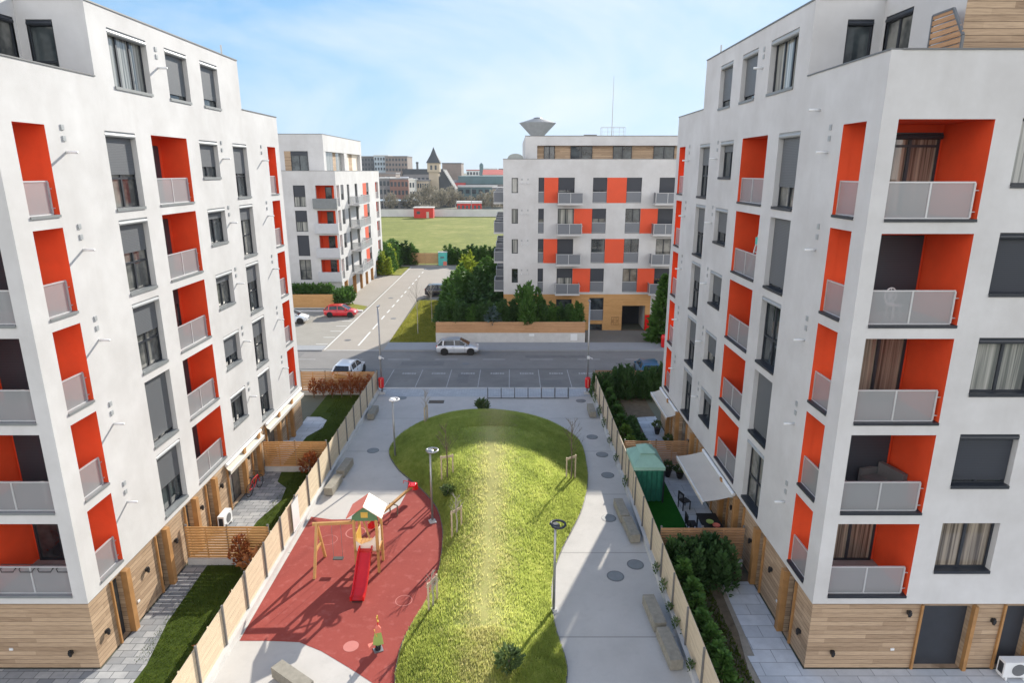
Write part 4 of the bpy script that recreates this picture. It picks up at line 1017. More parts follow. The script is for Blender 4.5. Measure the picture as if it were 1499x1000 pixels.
def curtain(p, q):
    mb = MB(); k = 28
    for i in range(k):
        f = lambda t: (p[0]+(q[0]-p[0])*t, p[1]+(q[1]-p[1])*t)
        n = Vector((q[1]-p[1], p[0]-q[0])).normalized(); w = lambda i: .05*math.sin(i*1.3)
        u = f(i/k); v = f((i+1)/k); mb.quad((u[0]+n.x*w(i), u[1]+n.y*w(i), .05), (v[0]+n.x*w(i+1), v[1]+n.y*w(i+1), .05), (v[0]+n.x*w(i+1)*.4, v[1]+n.y*w(i+1)*.4, 1.85), (u[0]+n.x*w(i)*.4, u[1]+n.y*w(i)*.4, 1.85))
    mb.put('curtain', 'tealc', r, smooth=True)
curtain((-.72, -1.02), (.72, -1.02)); curtain((.72, -1.02), (.72, -.1)); curtain((-.72, 1.02), (.72, 1.02))
# patio set
r = root('garden_table', 'dark garden table under the beige awning', 'table', (9.0, 25.7, 0))
MB().box(-.45, .45, -.75, .75, .70, .75).put('tabletop', 'black', r)
for x in (-.38, .38):
    for y in (-.68, .68): MB().box(x-.03, x+.03, y-.03, y+.03, 0, .70).put('leg', 'black', r)
def bowl(x, y, m, label):
    o = MB().lathe([(.06, 0), (.15, .07), (.17, .12), (.13, .10)], 14).put('bowl', m, None, (x, y, .755)); T(o, label, 'bowl')
bowl(8.92, 25.55, 'lime', 'green bowl on the dark garden table'); bowl(9.12, 25.25, 'pink', 'reddish bowl on the dark garden table')
def chair(x, y, rz, label, z=0, m='black', group='dark garden chairs', name='garden_chair'):
    r = root(name, label, 'chair', (x, y, z), rz, group)
    put(cached(('cs', m), lambda: MB().box(-.23, .23, -.23, .23, .42, .46).mesh('seat', m)), 'seat', r)
    def bk():
        b = MB(); b.box(-.23, -.19, .2, .24, .46, .92); b.box(.19, .23, .2, .24, .46, .92); b.box(-.19, .19, .2, .235, .82, .92)
        for i in range(4): b.box(-.15+i*.09, -.12+i*.09, .21, .23, .46, .82)
        return b.mesh('backrest', m)
    put(cached(('cb', m), bk), 'backrest', r)
    for sx in (-.2, .2):
        for sy in (-.2, .2): put(cached(('cl', m), lambda: MB().box(-.02, .02, -.02, .02, 0, .42).mesh('leg', m)), 'leg', r, (sx, sy, 0))
chair(8.25, 25.3, 90, 'dark garden chair at the awning table, nearer the camera'); chair(8.25, 26.1, 90, 'dark garden chair at the awning table, middle of the row'); chair(8.5, 28.2, 110, 'dark garden chair standing alone past the awning table')
def pot(x, y, label, h=.45, m='black'):
    r = root('potted_plant', label, 'plant', (x, y, 0))
    MB().lathe([(.13, 0), (.2, h*.9), (.22, h)], 12).put('pot', m, r)
    put(foliage(.5, .3, 120, .14, 9), 'foliage', r, (0, 0, h))
    return r
def foliage(h, rad, count, size, seed, m='shrub', base=0.0, kind='ball', up=.25):
    g = np.random.default_rng(seed); V = []; F = []
    for i in range(count):
        if kind == 'ball':
            d = g.normal(size=3); d /= np.linalg.norm(d); rr = g.uniform(.45, 1)
            p = np.array([d[0]*rad*rr, d[1]*rad*rr, base+h/2+d[2]*h/2*rr])
        else:  # cone
            t = g.uniform(0, 1)**(1.25 if kind == 'cone' else 1.0); z = base+h*t
            prof = rad*((1-t)**.75 if kind == 'cone' else min(1, (1-t)**.45)*(.75+.25*math.sin(t*9+seed)))
            a = g.uniform(0, 2*PI); rr = prof*g.uniform(.5, 1.12)*(1+.18*math.sin(a*3+seed+z*4)); d = np.array([math.cos(a), math.sin(a), .1]); p = np.array([d[0]*rr, d[1]*rr, z])
        ax = np.array([d[0], d[1], up+g.uniform(-.4, .7)]); ax += g.normal(size=3)*.35; ax /= np.linalg.norm(ax)
        sd = np.cross(ax, g.normal(size=3)); sd /= (np.linalg.norm(sd)+1e-9)
        s = size*g.uniform(.6, 1.4); b = len(V)
        V += [tuple(p-sd*s*.28), tuple(p+sd*s*.28), tuple(p+ax*s+sd*s*.12), tuple(p+ax*s-sd*s*.12)]
        F.append((b, b+1, b+2, b+3))
    me = bpy.data.meshes.new('foliage'); me.from_pydata(V, [], F); me.materials.append(MT[m]); me.update(); return me
pot(8.5, 31.6, 'dark potted shrub by the brown divider behind the gazebo', .4); pot(9.1, 31.4, 'small dark pot beside the potted shrub behind the gazebo', .3)
pot(9.2, 37.4, 'potted plant beside the wall on the far right patio', .4); pot(9.4, 35.2, 'potted plant under the narrow right awning', .4)
def ac(x, y, z, rz, label):
    r = root('air_conditioner', label, 'air conditioner', (x, y, z), rz, 'white air conditioner units')
    MB().box(-.42, .42, -.15, .15, .1, .68).put('casing', 'whitep', r)
    MB().lathe([(.22, 0), (.22, .015)], 20).put('fan_grille', 'coping', r).matrix_local = Matrix.Translation((.06, -.152, .39)) @ Matrix.Rotation(R_(90), 4, 'X')
    MB().box(-.424, -.421, -.1, .1, .2, .6).put('side_grille', 'dark', r)
    for x in (-.3, .3): MB().box(x-.03, x+.03, -.17, .17, 0, .1).put('foot', 'whitep', r)
ac(16.45, 17.35, .02, 0, 'white air conditioner unit against the timber front of the right block')
ac(-13.45, 26.6, .02, 90, 'white air conditioner unit in the left garden beyond the near divider')
# bicycle
r = root('bicycle', 'dark red bicycle leaning at the left facade under the narrow cream awning', 'bicycle', (-13.35, 29.9, 0), 83)
def wheel(x):
    pts = [(x+.33*math.cos(a), 0, .34+.33*math.sin(a)) for a in [i*PI/12 for i in range(25)]]
    o = MB().tube(pts, .02, 6).put('wheel', 'tyre', r)
    mb = MB()
    for i in range(8): mb.bar((x, 0, .34), (x+.32*math.cos(i*PI/4), 0, .34+.32*math.sin(i*PI/4)), .006)
    mb.put('spokes', 'pole', o)
wheel(-.52); wheel(.52)
MB().tube([(-.52, 0, .34), (-.18, 0, .75), (.38, 0, .8), (.52, 0, .34)], .022, 6).tube([(-.18, 0, .75), (-.02, 0, .3), (.38, 0, .78)], .022, 6).tube([(-.52, 0, .34), (-.02, 0, .3)], .018, 6).put('frame', 'cred', r)
MB().box(-.32, -.08, -.07, .07, .9, .96).tube([(-.2, 0, .74), (-.2, 0, .92)], .015, 6).put('saddle', 'black', r)
MB().tube([(.34, -.28, 1.02), (.36, 0, .98), (.34, .28, 1.02)], .015, 6).tube([(.38, 0, .78), (.36, 0, .98)], .015, 6).put('handlebar', 'black', r)
r = root('garden_chest', 'low pale garden chest on the far left patio', 'chest', (-13.4, 34.6, 0))
MB().box(-.3, .3, -.5, .5, 0, .5).put('body', 'whitep', r); MB().box(-.32, .32, -.52, .52, .5, .56).put('lid', 'greypl', r)

# things on balconies
z3 = FL[1]+.02
def ornate(x, y, z, rz, label, group=None):
    r = root('garden_chair', label, 'chair', (x, y, z), rz, group)
    MB().lathe([(.2, .42), (.21, .45)], 14).put('seat', 'whitep', r)
    pts = [(.19*math.cos(a), .2, .68+.24*math.sin(a)) for a in [i*PI/8 for i in range(17)]]
    mb = MB().tube(pts, .02, 6)
    for i in range(8): mb.bar((0, .2, .68), (.19*math.cos(i*PI/4), .2, .68+.24*math.sin(i*PI/4)), .02)
    mb.put('backrest', 'whitep', r)
    for i in range(4):
        a = PI/4+i*PI/2; MB().tube([(.15*math.cos(a), .15*math.sin(a), .43), (.2*math.cos(a), .2*math.sin(a), 0)], .018, 6).put('leg', 'whitep', r)
ornate(10.45, 18.6, z3, 0, 'white ornate round back chair on the balcony below the top, left of two', 'white ornate balcony chairs'); ornate(11.35, 18.5, z3, 10, 'white ornate round back chair on the balcony below the top, right of two', 'white ornate balcony chairs')
ornate(10.5, 18.6, FL[4]+.02, 0, 'white garden chair on the lowest balcony of the right block')
def sofa(x, y, z, rz, label, w):
    r = root('sofa', label, 'sofa', (x, y, z), rz, 'grey balcony sofas')
    MB().box(-w/2, w/2, -.38, .38, .08, .42).put('seat', 'coping', r); MB().box(-w/2, w/2, .25, .42, .42, .85).put('backrest', 'coping', r)
    for sx in (-1, 1): MB().box(sx*(w/2+.07)-.06, sx*(w/2+.07)+.06, -.38, .42, .08, .64).put('armrest', 'coping', r)
sofa(10.65, 18.8, FL[3]+.02, 90, 'grey sofa at the left end of the second lowest right balcony', 1.2); sofa(12.2, 19.0, FL[3]+.02, -75, 'grey sofa at the right end of the second lowest right balcony', 1.0)
r = root('step_ladder', 'white step ladder with teal tray on a side balcony of the right block', 'ladder', (10.3, 27.2, FL[1]+.02), -70)
mb = MB(); mb.bar((-.2, 0, 0), (-.17, .45, 2.0), .05); mb.bar((.2, 0, 0), (.17, .45, 2.0), .05)
for i in range(6): mb.box(-.19, .19, .06+i*.07, .14+i*.07, .3+i*.3, .33+i*.3)
mb.put('frame', 'whitep', r); MB().box(-.17, .17, .2, .4, 1.25, 1.55).put('tray', 'mural', r)
r = root('drying_rack', 'dark clothes drying rack on the lowest front balcony of the left block', 'drying rack', (-15.3, 17.98, FL[4]+.02))
mb = MB()
for x in (-1.1, -.5, .1, .7): mb.tube([(x, -.12, .95), (x, -.22, .95), (x+.05, -.25, .86), (x+.42, -.25, .86), (x+.47, -.22, .95), (x+.47, -.12, .95)], .016, 6)
mb.put('hooks', 'black', r); MB().tube([(-1.15, -.1, 1.04), (1.2, -.1, 1.04)], .015, 6).put('bar', 'black', r)
# timber terrace screen
def screen(x, dirx, label):
    r = root('terrace_screen', label, 'screen', (x, 17.98, 17.8), 0, 'slatted timber terrace screens')
    mb = MB()
    for i in range(15):
        z = .15+i*.16; y1 = 1.4 if z < 2.45 else 1.4
        y0 = 0 if z < 1.75 else (z-1.75)*.8
        mb.box(-.02, .02, y0+.03, y1, z, z+.12)
    mb.put('slats', 'fencer', r)
    mb = MB(); mb.bar((0, 0, 0), (0, 0, 1.75), .06); mb.bar((0, 0, 1.75), (0, .55, 2.5), .06); mb.bar((0, .55, 2.5), (0, 1.4, 2.5), .06); mb.bar((0, 1.4, 0), (0, 1.4, 2.5), .06); mb.put('frame', 'cblue' if False else 'coping', r)
screen(11.7, 1, 'slatted timber screen with cut corner on the right roof terrace')
r = root('roof_antenna', 'tall thin antenna rising from a railed platform on the block across the street', 'antenna', (10.4, 69.6, 19.5))
MB().tube([(0, 0, 0), (0, 0, 6.0)], .05, 6, r2=.02).put('mast', 'pole', r)
mb = MB()
for x in (-1.1, -.5, .1, .7, 1.3): mb.bar((x, -.5, 0), (x, -.5, 1.0), .03)
mb.bar((-1.1, -.5, 1.0), (1.3, -.5, 1.0), .03); mb.bar((-1.1, -.5, .55), (1.3, -.5, .55), .025); mb.bar((-1.1, .5, 1.0), (1.3, .5, 1.0), .03); mb.bar((-1.1, -.5, 1), (-1.1, .5, 1), .03); mb.bar((1.3, -.5, 1), (1.3, .5, 1), .03)
mb.bar((-1.1, .5, 0), (-1.1, .5, 1), .03); mb.bar((1.3, .5, 0), (1.3, .5, 1), .03); mb.put('railing', 'pole', r)
MB().box(-2.9, -1.6, -.4, .4, 0, .28).put('roof_hatch', 'coping', r)
r = root('terrace_cover', 'rounded olive tarpaulin cover at the left end of the far roof terrace', 'cover', (.35, 66.2, 16.5))
mb = MB(); pf = [(-.85+.85*(1-math.cos(t)), 1.0*math.sin(t)**.5) for t in [i*PI/10 for i in range(11)]]
for i in range(10):
    mb.quad((pf[i][0], -.6, .3+pf[i][1]), (pf[i+1][0], -.6, .3+pf[i+1][1]), (pf[i+1][0], .6, .3+pf[i+1][1]), (pf[i][0], .6, .3+pf[i][1]))
mb.add([(p[0], -.6, .3+p[1]) for p in pf], [tuple(range(11))]); mb.put('cover', 'ceram', r); MB().box(-.8, .8, -.55, .55, 0, .3).put('base', 'coping', r)
# planter with timber band
r = root('raised_planter', 'long raised planter wall, timber above pale render, behind the silver car', 'planter', (-7.35, 59.35, 0))
MB().box(0, 14.4, 0, .22, 0, 1.05).put('wall', 'kerb', r); MB().box(.02, 14.38, -.012, .20, 1.05, 2.1).put('timber_band', 'fencer', r)
MB().box(0, .2, .22, 5, 0, 2.0).box(14.2, 14.4, .22, 5, 0, 2.0).put('end_wall', 'kerb', r); MB().box(.2, 14.2, .2, 5, 0, 1.85).put('planting_bed', 'soil', r)
for x in (9.0, 13.0): MB().box(x, x+.5 if x < 10 else x+.65, -.016, -.002, .3 if x > 10 else .72, .95).put('plate', 'whitep', r)
r = root('raised_planter', 'low timber planter wall behind the red car', 'planter', (-30, 75.3, 0))
MB().box(0, 8.5, 0, .2, .15, 1.75).put('timber_band', 'woodc', r); MB().box(-.05, 8.55, -.02, .25, 0, .15).put('base', 'kerb', r); MB().box(0, 8.5, .2, 2, 0, 1.5).put('planting_bed', 'soil', r)
r = root('entrance_panel', 'tall red panel at the garage entrance beside the conifer', 'panel', (14.15, 64.3, 0))
MB().box(-.35, .45, -.08, .08, .05, 1.7).put('board', 'redp', r); MB().box(-.3, -.22, -.05, .05, 0, .05).box(.3, .38, -.05, .05, 0, .05).put('foot', 'black', r)
r = root('utility_kiosk', 'turquoise painted kiosk with pink corner at the end of the lane', 'kiosk', (-12.2, 112.0, 0))
MB().box(-.75, .75, -.5, .5, 0, 2.3).put('cabinet', 'mural', r); MB().box(-.8, .8, -.55, .55, 2.3, 2.4).put('roof', 'kerb', r); MB().box(.1, .74, -.515, -.502, .05, .75).put('pink_corner', 'pink', r); MB().box(-.4, .3, -.512, -.502, 1.3, 1.6).put('vent', 'tealr', r)

# ------------------------------------------------------------------ cars
def make_car(label, paint, loc, rz, suv=False, sc_=1.0):
    r = root('parked_car', label, 'car', (*loc, 0), rz, 'parked cars'); r.scale = (sc_,)*3
    hz = .12 if suv else 0
    st = [(-2.02, .42, .78, .60), (-1.97, .30, .92, .76), (-1.6, .22, .97, .84), (-.9, .2, .98, .87), (.2, .2, .97, .87), (.95, .22, .95, .86), (1.45, .24, .86, .83), (1.85, .28, .72, .74), (2.02, .36, .58, .58)]
    def body():
        b = MB(); k = 10
        for x, z0, z1, hw in st:
            z1 += hz; mid = (z0+z1)/2
            prof = [(-hw*.93, z0), (-hw, z0+.12), (-hw, mid+.05), (-hw*.94, z1-.06), (-hw*.84, z1), (hw*.84, z1), (hw*.94, z1-.06), (hw, mid+.05), (hw, z0+.12), (hw*.93, z0)]
            b.v += [(x, y, z) for y, z in prof]
        for i in range(len(st)-1):
            for j in range(k): b.f.append((i*k+j, i*k+(j+1) % k, (i+1)*k+(j+1) % k, (i+1)*k+j)); b.m.append(0)
        b.f.append(tuple(range(k))); b.m.append(0); e = (len(st)-1)*k; b.f.append(tuple(range(e, e+k))[::-1]); b.m.append(0)
        return b.mesh('body', 'c'+paint, True)
    bo = put(cached(('cb', paint, suv), body), 'body', r)
    gh = [(-1.93, .93, .76, 1.0), (-1.55, 1.36, .62, 1), (-1.0, 1.44, .62, 1), (-.2, 1.46, .62, 1), (.25, 1.42, .60, 1), (1.12, .93, .74, 1)]
    def green():
        b = MB()
        for x, z, hw, _ in gh: b.v += [(x, -hw, z+hz), (x, hw, z+hz)]
        base = len(b.v)
        for x, z, hw, _ in gh: b.v += [(x*.99, -.78, .92+hz), (x*.99, .78, .92+hz)]
        for i in range(len(gh)-1):
            b.f += [(2*i, 2*i+1, 2*i+3, 2*i+2), (2*i, 2*i+2, base+2*i+2, base+2*i), (2*i+1, base+2*i+1, base+2*i+3, 2*i+3)]; b.m += [0, 0, 0]
        return b.mesh('windows', 'cglass', False)
    put(cached(('cg', suv), green), 'windows', r)
    def roof():
        b = MB()
        q = gh[1:5]
        for i in range(3):
            a, c = q[i], q[i+1]; b.quad((a[0], -a[2]-.01, a[1]+hz+.012), (c[0], -c[2]-.01, c[1]+hz+.012), (c[0], c[2]+.01, c[1]+hz+.012), (a[0], a[2]+.01, a[1]+hz+.012))
        for s in (-1, 1):
            b.bar((-1.93, s*.76, .95+hz), (-1.55, s*.63, 1.37+hz), .14, .05); b.bar((1.1, s*.745, .95+hz), (.25, s*.61, 1.43+hz), .06, .05); b.bar((-.25, s*.78, .95+hz), (-.3, s*.63, 1.46+hz), .08, .04)
            b.bar((-1.55, s*.63, 1.38+hz), (.25, s*.61, 1.43+hz), .05, .05); b.bar((-1.35, s*.785, .95+hz), (-1.3, s*.64, 1.4+hz), .12, .03)
        b.box(-1.98, -1.93, -.6, .6, .93+hz, .97+hz)
        return b.mesh('roof', 'c'+paint)
    put(cached(('cr', paint, suv), roof), 'roof', r)
    def ty(): return MB().lathe([(.20, -.1), (.30, -.1), (.32, -.07), (.32, .07), (.30, .1), (.20, .1)], 20).mesh('tyre', 'tyre', False)
    def ri():
        b = MB().lathe([(.20, -.06), (.20, .06)], 16)
        for i in range(5):
            a = i*2*PI/5; b.bar((0, 0, .075), (.19*math.cos(a), .19*math.sin(a), .075), .06, .03)
        for i in range(5):
            a = i*2*PI/5; b.bar((0, 0, -.075), (.19*math.cos(a), .19*math.sin(a), -.075), .06, .03)
        return b.mesh('rim', 'rim')
    for x in (-1.22, 1.28):
        for y in (-.78, .78):
            w = put(cached('tyre', ty), 'wheel', r); w.matrix_local = Matrix.Translation((x, y, .32)) @ Matrix.Rotation(R_(90), 4, 'X')
            put(cached('rim', ri), 'rim', w)
            ar = put(cached('arch', lambda: MB().lathe([(.38, -.012), (.38, .012)], 20).mesh('wheel_arch', 'black')), 'wheel_arch', r); ar.matrix_local = Matrix.Translation((x, y*1.11, .34)) @ Matrix.Rotation(R_(90), 4, 'X')
    for y in (-.58, .58):
        put(cached('hl', lambda: MB().box(-.16, .12, -.13, .13, -.06, .07).mesh('headlight', 'lampl')), 'headlight', r, (1.84, y, .66+hz))
        put(cached('tl', lambda: MB().box(-.05, .05, -.1, .1, -.12, .14).mesh('tail_light', 'lampr')), 'tail_light', r, (-1.95, y*1.08, .82+hz))
        put(cached(('mi', paint), lambda: MB().box(-.08, .08, -.09, .09, -.06, .06).mesh('mirror', 'c'+paint)), 'mirror', r, (.78, y*1.58, 1.02+hz))
    for x, lab in ((2.0, .5), (-2.0, .55)):
        put(cached('np', lambda: MB().box(-.015, .015, -.25, .25, -.055, .055).mesh('number_plate', 'whitep')), 'number_plate', r, (x, 0, lab))
    # door seams
    def seams():
        b = MB()
        for s in (-1, 1):
            for x in (-.3, .72, -1.15): b.box(x-.008, x+.008, s*.86, s*.874, .4, .93+hz)
            b.box(-.5, -.36, s*.868, s*.89, .78+hz, .81+hz)
        return b.mesh('door_seam', 'black')
    put(cached(('ds', suv), seams), 'door_seam', r)
    return r
make_car('silver hatchback in the street in front of the raised planter', 'silver', (-4.95, 56.0), 0, sc_=.95)
make_car('bright red hatchback parked in the lot by the low timber planter', 'red', (-19.6, 71.3), 0, sc_=.92)
make_car('black estate car parked off the lane beside the tall hedge', 'black', (-9.55, 83.6), 0, True)
make_car('pale car seen behind the left garden end fence', 'white', (-13.2, 49.2), 84, sc_=.95)
make_car('blue car seen behind the right garden end fence', 'blue', (11.0, 49.3), 90, sc_=.95)
make_car('white car half hidden by the far corner of the left block', 'white', (-24.4, 68.0), 5)

# ------------------------------------------------------------------ vegetation
def spires(h, rad, k, count, size, seed, m, base=.05):
    g = random.Random(seed); V = []; F = []
    for i in range(k):
        a = 2*PI*i/k+g.uniform(-.4, .4); d = 0 if i == 0 else rad*g.uniform(.35, .75); hh = h*(1 if i == 0 else g.uniform(.6, .95))
        t = foliage(hh, rad*g.uniform(.45, .6), count//k, size, seed*31+i, m, base, 'cone', 1.1)
        o = len(V); dx, dy = d*math.cos(a), d*math.sin(a)
        V += [(v.co.x+dx*(1+.15*v.co.z/h), v.co.y+dy*(1+.15*v.co.z/h), v.co.z) for v in t.vertices]; F += [tuple(j+o for j in f.vertices) for f in t.polygons]
        bpy.data.meshes.remove(t)
    me = bpy.data.meshes.new('foliage'); me.from_pydata(V, [], F); me.materials.append(MT[m]); me.update(); return me
def conifer_mesh(key, h, rad, n, size, m, kind='cone', seed=1):
    return cached(('con', key), lambda: foliage(h, rad, n, size, seed, m, .1, kind, .55))
def plant(x, y, z, me, label, cat, group, name='conifer', sc_=(1, 1, 1), th=1.0, rz=None, crown='crown', bark='bark'):
    r = root(name, label, cat, (x, y, z), rnd.uniform(0, 360) if rz is None else rz, group); r.scale = sc_
    put(me, crown, r)
    put(cached(('trk', th, bark), lambda: MB().tube([(0, 0, -.05), (0, 0, th)], .05, 6, r2=.02).mesh('trunk', bark)), 'trunk', r)
    return r
c1 = [cached('a%d' % i, lambda i=i: spires(2.8, .75, 6, 1300, .24, i+2, ('con2', 'con1', 'con2')[i])) for i in range(3)]
c2 = [conifer_mesh('b%d' % i, 2.4, .75, 900, .30, 'con1', 'cone', i+6) for i in range(3)]
GP = 'conifers in the long planter'
xs = [-6.9+i*.78 for i in range(10)]
for i, x in enumerate(xs):
    plant(x, 60.4+.25*(i % 2), 1.8, c1[i % 3], 'dark upright conifer in the long planter, %s from the left end' % ORD[i], 'conifer', GP, sc_=(1, 1, rnd.uniform(.62, .9)), th=1.4)
sp = cached('sprm', lambda: foliage(1.5, .9, 800, .28, 31, 'blue', .1, 'cone', .2))
plant(-1.9, 60.3, 1.8, sp, 'silvery blue spruce among the dark conifers in the planter', 'conifer', GP, 'blue_spruce')
big = cached('bigc', lambda: spires(3.8, 1.5, 8, 2600, .32, 41, 'con1'))
plant(1.7, 60.9, 1.8, big, 'broad tall conifer rising in the middle of the planter', 'conifer', GP, th=3)
for i, x in enumerate([3.1, 3.9, 4.7, 5.5, 6.3]):
    plant(x, 60.5, 1.8, c1[i % 3], 'dark upright conifer at the right end of the planter, %s after the broad one' % ORD[i], 'conifer', GP, sc_=(1, 1, rnd.uniform(.6, .82)), th=1.4)
tall = cached('tallc', lambda: foliage(6.3, 1.25, 3600, .36, 51, 'con1', .1, 'cone', .35))
plant(14.6, 59.9, .05, tall, 'tall dark spruce at the garage entrance by the right block corner', 'conifer', None, 'spruce', th=5)
# tall hedge row along the parking court
GH = 'tall hedge trees beside the far block'
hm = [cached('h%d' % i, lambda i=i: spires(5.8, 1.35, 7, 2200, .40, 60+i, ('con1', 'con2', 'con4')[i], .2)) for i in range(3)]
k = 0
for (x, y, v, s) in [(-6.4, 66, 0, .72), (-6.6, 69, 0, .8), (-6.3, 72, 0, .85), (-6.5, 75, 0, .9), (-6.2, 78, 0, .95), (-6.0, 81.5, 2, 1.0), (-5.6, 85, 2, 1.05), (-4.2, 68, 1, .7), (-4.2, 72, 1, .8), (-4.3, 76, 1, .9), (-3.6, 80, 0, 1.0), (-2.4, 66.5, 1, .62), (-2.2, 70.5, 1, .7), (-2.3, 74.5, 1, .8), (-2.2, 79, 0, .9), (-3.2, 84, 0, .95), (-1.9, 88, 0, .9)]:
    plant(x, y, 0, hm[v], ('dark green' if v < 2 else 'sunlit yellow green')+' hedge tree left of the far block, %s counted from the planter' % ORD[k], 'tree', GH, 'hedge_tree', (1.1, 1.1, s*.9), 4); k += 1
# hedges at the field edge
GE = 'conifers along the field edge'
k = 0
for i in range(14):
    x = -11+i*.78; plant(x, 113.4+.4*(i % 2), 0, hm[i % 2], 'dark conifer in the row right of the lane end, %s from the kiosk' % ORD[k], 'conifer', GE, sc_=(.9, .9, rnd.uniform(.42, .6)), th=2); k += 1
k = 0
for i in range(6):
    for j in range(2):
        plant(-20.6-.9*j, 101.5+i*1.9, 0, hm[0] if (i+j) % 3 else hm[2], 'conifer between the left far block and the lane, %s from the street, %s row' % (ORD[i], ('front', 'back')[j]), 'conifer', GE, sc_=(.9, .9, rnd.uniform(.6, .8)), th=2)
for i in range(5):
    plant(-17.9-.9*i, 113.2, 0, hm[i % 2], 'dark conifer left of the lane end fence, %s from the fence' % ORD[i], 'conifer', GE, sc_=(1, 1, rnd.uniform(.6, .75)), th=2)
# hedge in the left low planter
sm = cached('shm', lambda: foliage(1.5, .75, 500, .26, 71, 'con1', .05, 'ball'))
for i in range(8): plant(-29.3+i*1.0, 76.2, 1.4, sm, 'round shrub in the timber planter behind the red car, %s from the left' % ORD[i], 'shrub', 'shrubs behind the red car', 'shrub', th=.8)
for i in range(3): plant(-21.0+.35*i, 75.7+i*1.2, 0, sm, 'leafy shrub at the planter corner by the red car, %s from the lane' % ORD[2-i], 'shrub', 'shrubs behind the red car', 'shrub', (1, 1, 1.5), th=1)
# right gardens: young conifers along the fence
g1 = [cached('g%d' % i, lambda i=i: foliage(1.7, .42, 900, .17, 80+i, ('con1', 'con3')[i % 2], .05, 'cone', .75)) for i in range(4)]
for i in range(9):
    plant(6.62+.06*(i % 3), 16.6+i*.78, 0, g1[0 if i % 4 else 2], 'young green conifer inside the near right fence, %s from the camera' % ORD[i], 'conifer', 'young conifers inside the right fence', sc_=(1.15, 1.15, rnd.uniform(.7, 1.0)), th=1.2)
dk = [cached('dk%d' % i, lambda i=i: spires(1.9, .95, 6, 1500, .22, 90+i, 'con2')) for i in range(2)]
for i, (x, y) in enumerate([(7.1, 22.6), (7.9, 22.8), (8.5, 22.4)]):
    plant(x, y, 0, dk[i % 2], 'dark bushy conifer in front of the brown divider, %s from the fence' % ORD[i], 'conifer', 'bushes before the brown divider', 'bush', (.85, .85, .95), th=1)
for i in range(7):
    y = 33.6+i*1.6; lt = i < 2
    plant(6.75, y, 0, g1[1] if lt else g1[0], ('bright yellow green' if lt else 'dark green')+' young conifer in the far right garden, %s beyond the gazebo divider' % ORD[i], 'conifer', 'young conifers inside the right fence', sc_=(1.3, 1.3, .85), th=1.2)
for i in range(4): plant(7.5, 34.2+i*1.1, 0, dk[i % 2], 'dark low bush beside the far right patio, %s from the gazebo divider' % ORD[i], 'bush', 'bushes of the far right garden', 'bush', (.6, .6, .6), th=.5)
for i in range(7): plant(6.7+i*.85, 44.1+.2*(i % 2), 0, dk[i % 2], 'dark bush along the street end fence of the right garden, %s from the path' % ORD[i], 'bush', 'bushes along the right end fence', 'bush', (.85, .85, 1.0+.15*(i % 3)), th=1)
# climbers on the path side of the right fence
cl = cached('clm', lambda: foliage(.5, .13, 60, .1, 95, 'shrub', .0, 'ball'))
for i, y in enumerate([17.4, 19.4, 20.3, 21.4, 22.6, 30, 33, 35.5, 38, 40, 42.5]):
    r = root('climbing_plant', 'small climbing plant on the path side of the right fence, %s from the camera' % ORD[i], 'plant', (5.88, y, .2), 0, 'climbers on the right fence'); put(cl, 'foliage', r); r.scale = (.8, 1.2, rnd.uniform(.7, 1.6)); MB().tube([(.02, 0, -.2), (.05, 0, .4)], .008, 5).put('stem', 'bark', r)
# left gardens: rust shrubs
rs = [cached('rs%d' % i, lambda i=i: foliage(1.5, .42, 300, .13, 100+i, 'rust', .1, 'ball', 1.2)) for i in range(2)]; rl = cached('rl', lambda: foliage(.5, .25, 130, .12, 105, 'rustl', .05, 'ball'))
plant(-11.3, 23.2, 0, rs[0], 'tall rust red shrub before the near left divider', 'shrub', None, 'rust_shrub', th=1.2); plant(-10.75, 22.9, 0, rl, 'orange low shrub beside the tall rust shrub', 'shrub', None, 'rust_shrub', (1.6, 1.6, 2), th=.4)
plant(-11.0, 31.6, 0, rs[1], 'wide rust red shrub before the second left divider', 'shrub', None, 'rust_shrub', (1.5, 1.3, .9), th=1.2)
for i in range(7): plant(-14.6+i*.68, 44.2, 0, rs[i % 2], 'rust red shrub along the left street end fence, %s from the block' % ORD[i], 'shrub', 'rust shrubs along the end fence', 'rust_shrub', (.9, .9, rnd.uniform(.85, 1.1)), th=1.2)
for i, y in enumerate([15.4, 16.6, 18.2, 19.3, 20.6, 27.0, 28.4, 34.5, 36.5, 38.5, 40.5]): plant(-10.35-.12*(i % 3), y, 0, rl, 'small orange shrub inside the long left fence, %s from the camera' % ORD[i], 'shrub', 'orange shrubs inside the left fence', 'rust_shrub', (rnd.uniform(.7, 1.1),)*2+(rnd.uniform(.8, 1.5),), th=.4)
def lawn_sample(g):
    while True:
        y = g.uniform(12, 44.5); x = g.uniform(-12.9, -10.2)
        e = -12.25 if y < 18 else -12.9 if y < 23.6 else -12.05 if y < 32.3 else -12.4 if y < 41 else -13.7
        if x > e: return (x, y, -.02)
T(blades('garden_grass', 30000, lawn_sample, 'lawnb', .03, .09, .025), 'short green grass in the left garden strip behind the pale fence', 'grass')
def soil_sample(g):
    y = g.uniform(14, 23.2) if g.uniform() < .7 else g.uniform(33, 44); return (g.uniform(6.3, 7.9), y, -.02)
T(blades('weeds', 9000, soil_sample, 'lawnb', .04, .16, .05), 'low weeds and creepers over the soil in the right gardens', 'weeds')
def verge_sample(g): return (g.uniform(-11.9, -7.4), g.uniform(59.4, 80), .06)
T(blades('verge_grass', 16000, verge_sample, 'vergeb', .06, .2, .06), 'yellowish grass on the triangular verge beside the lane', 'grass')
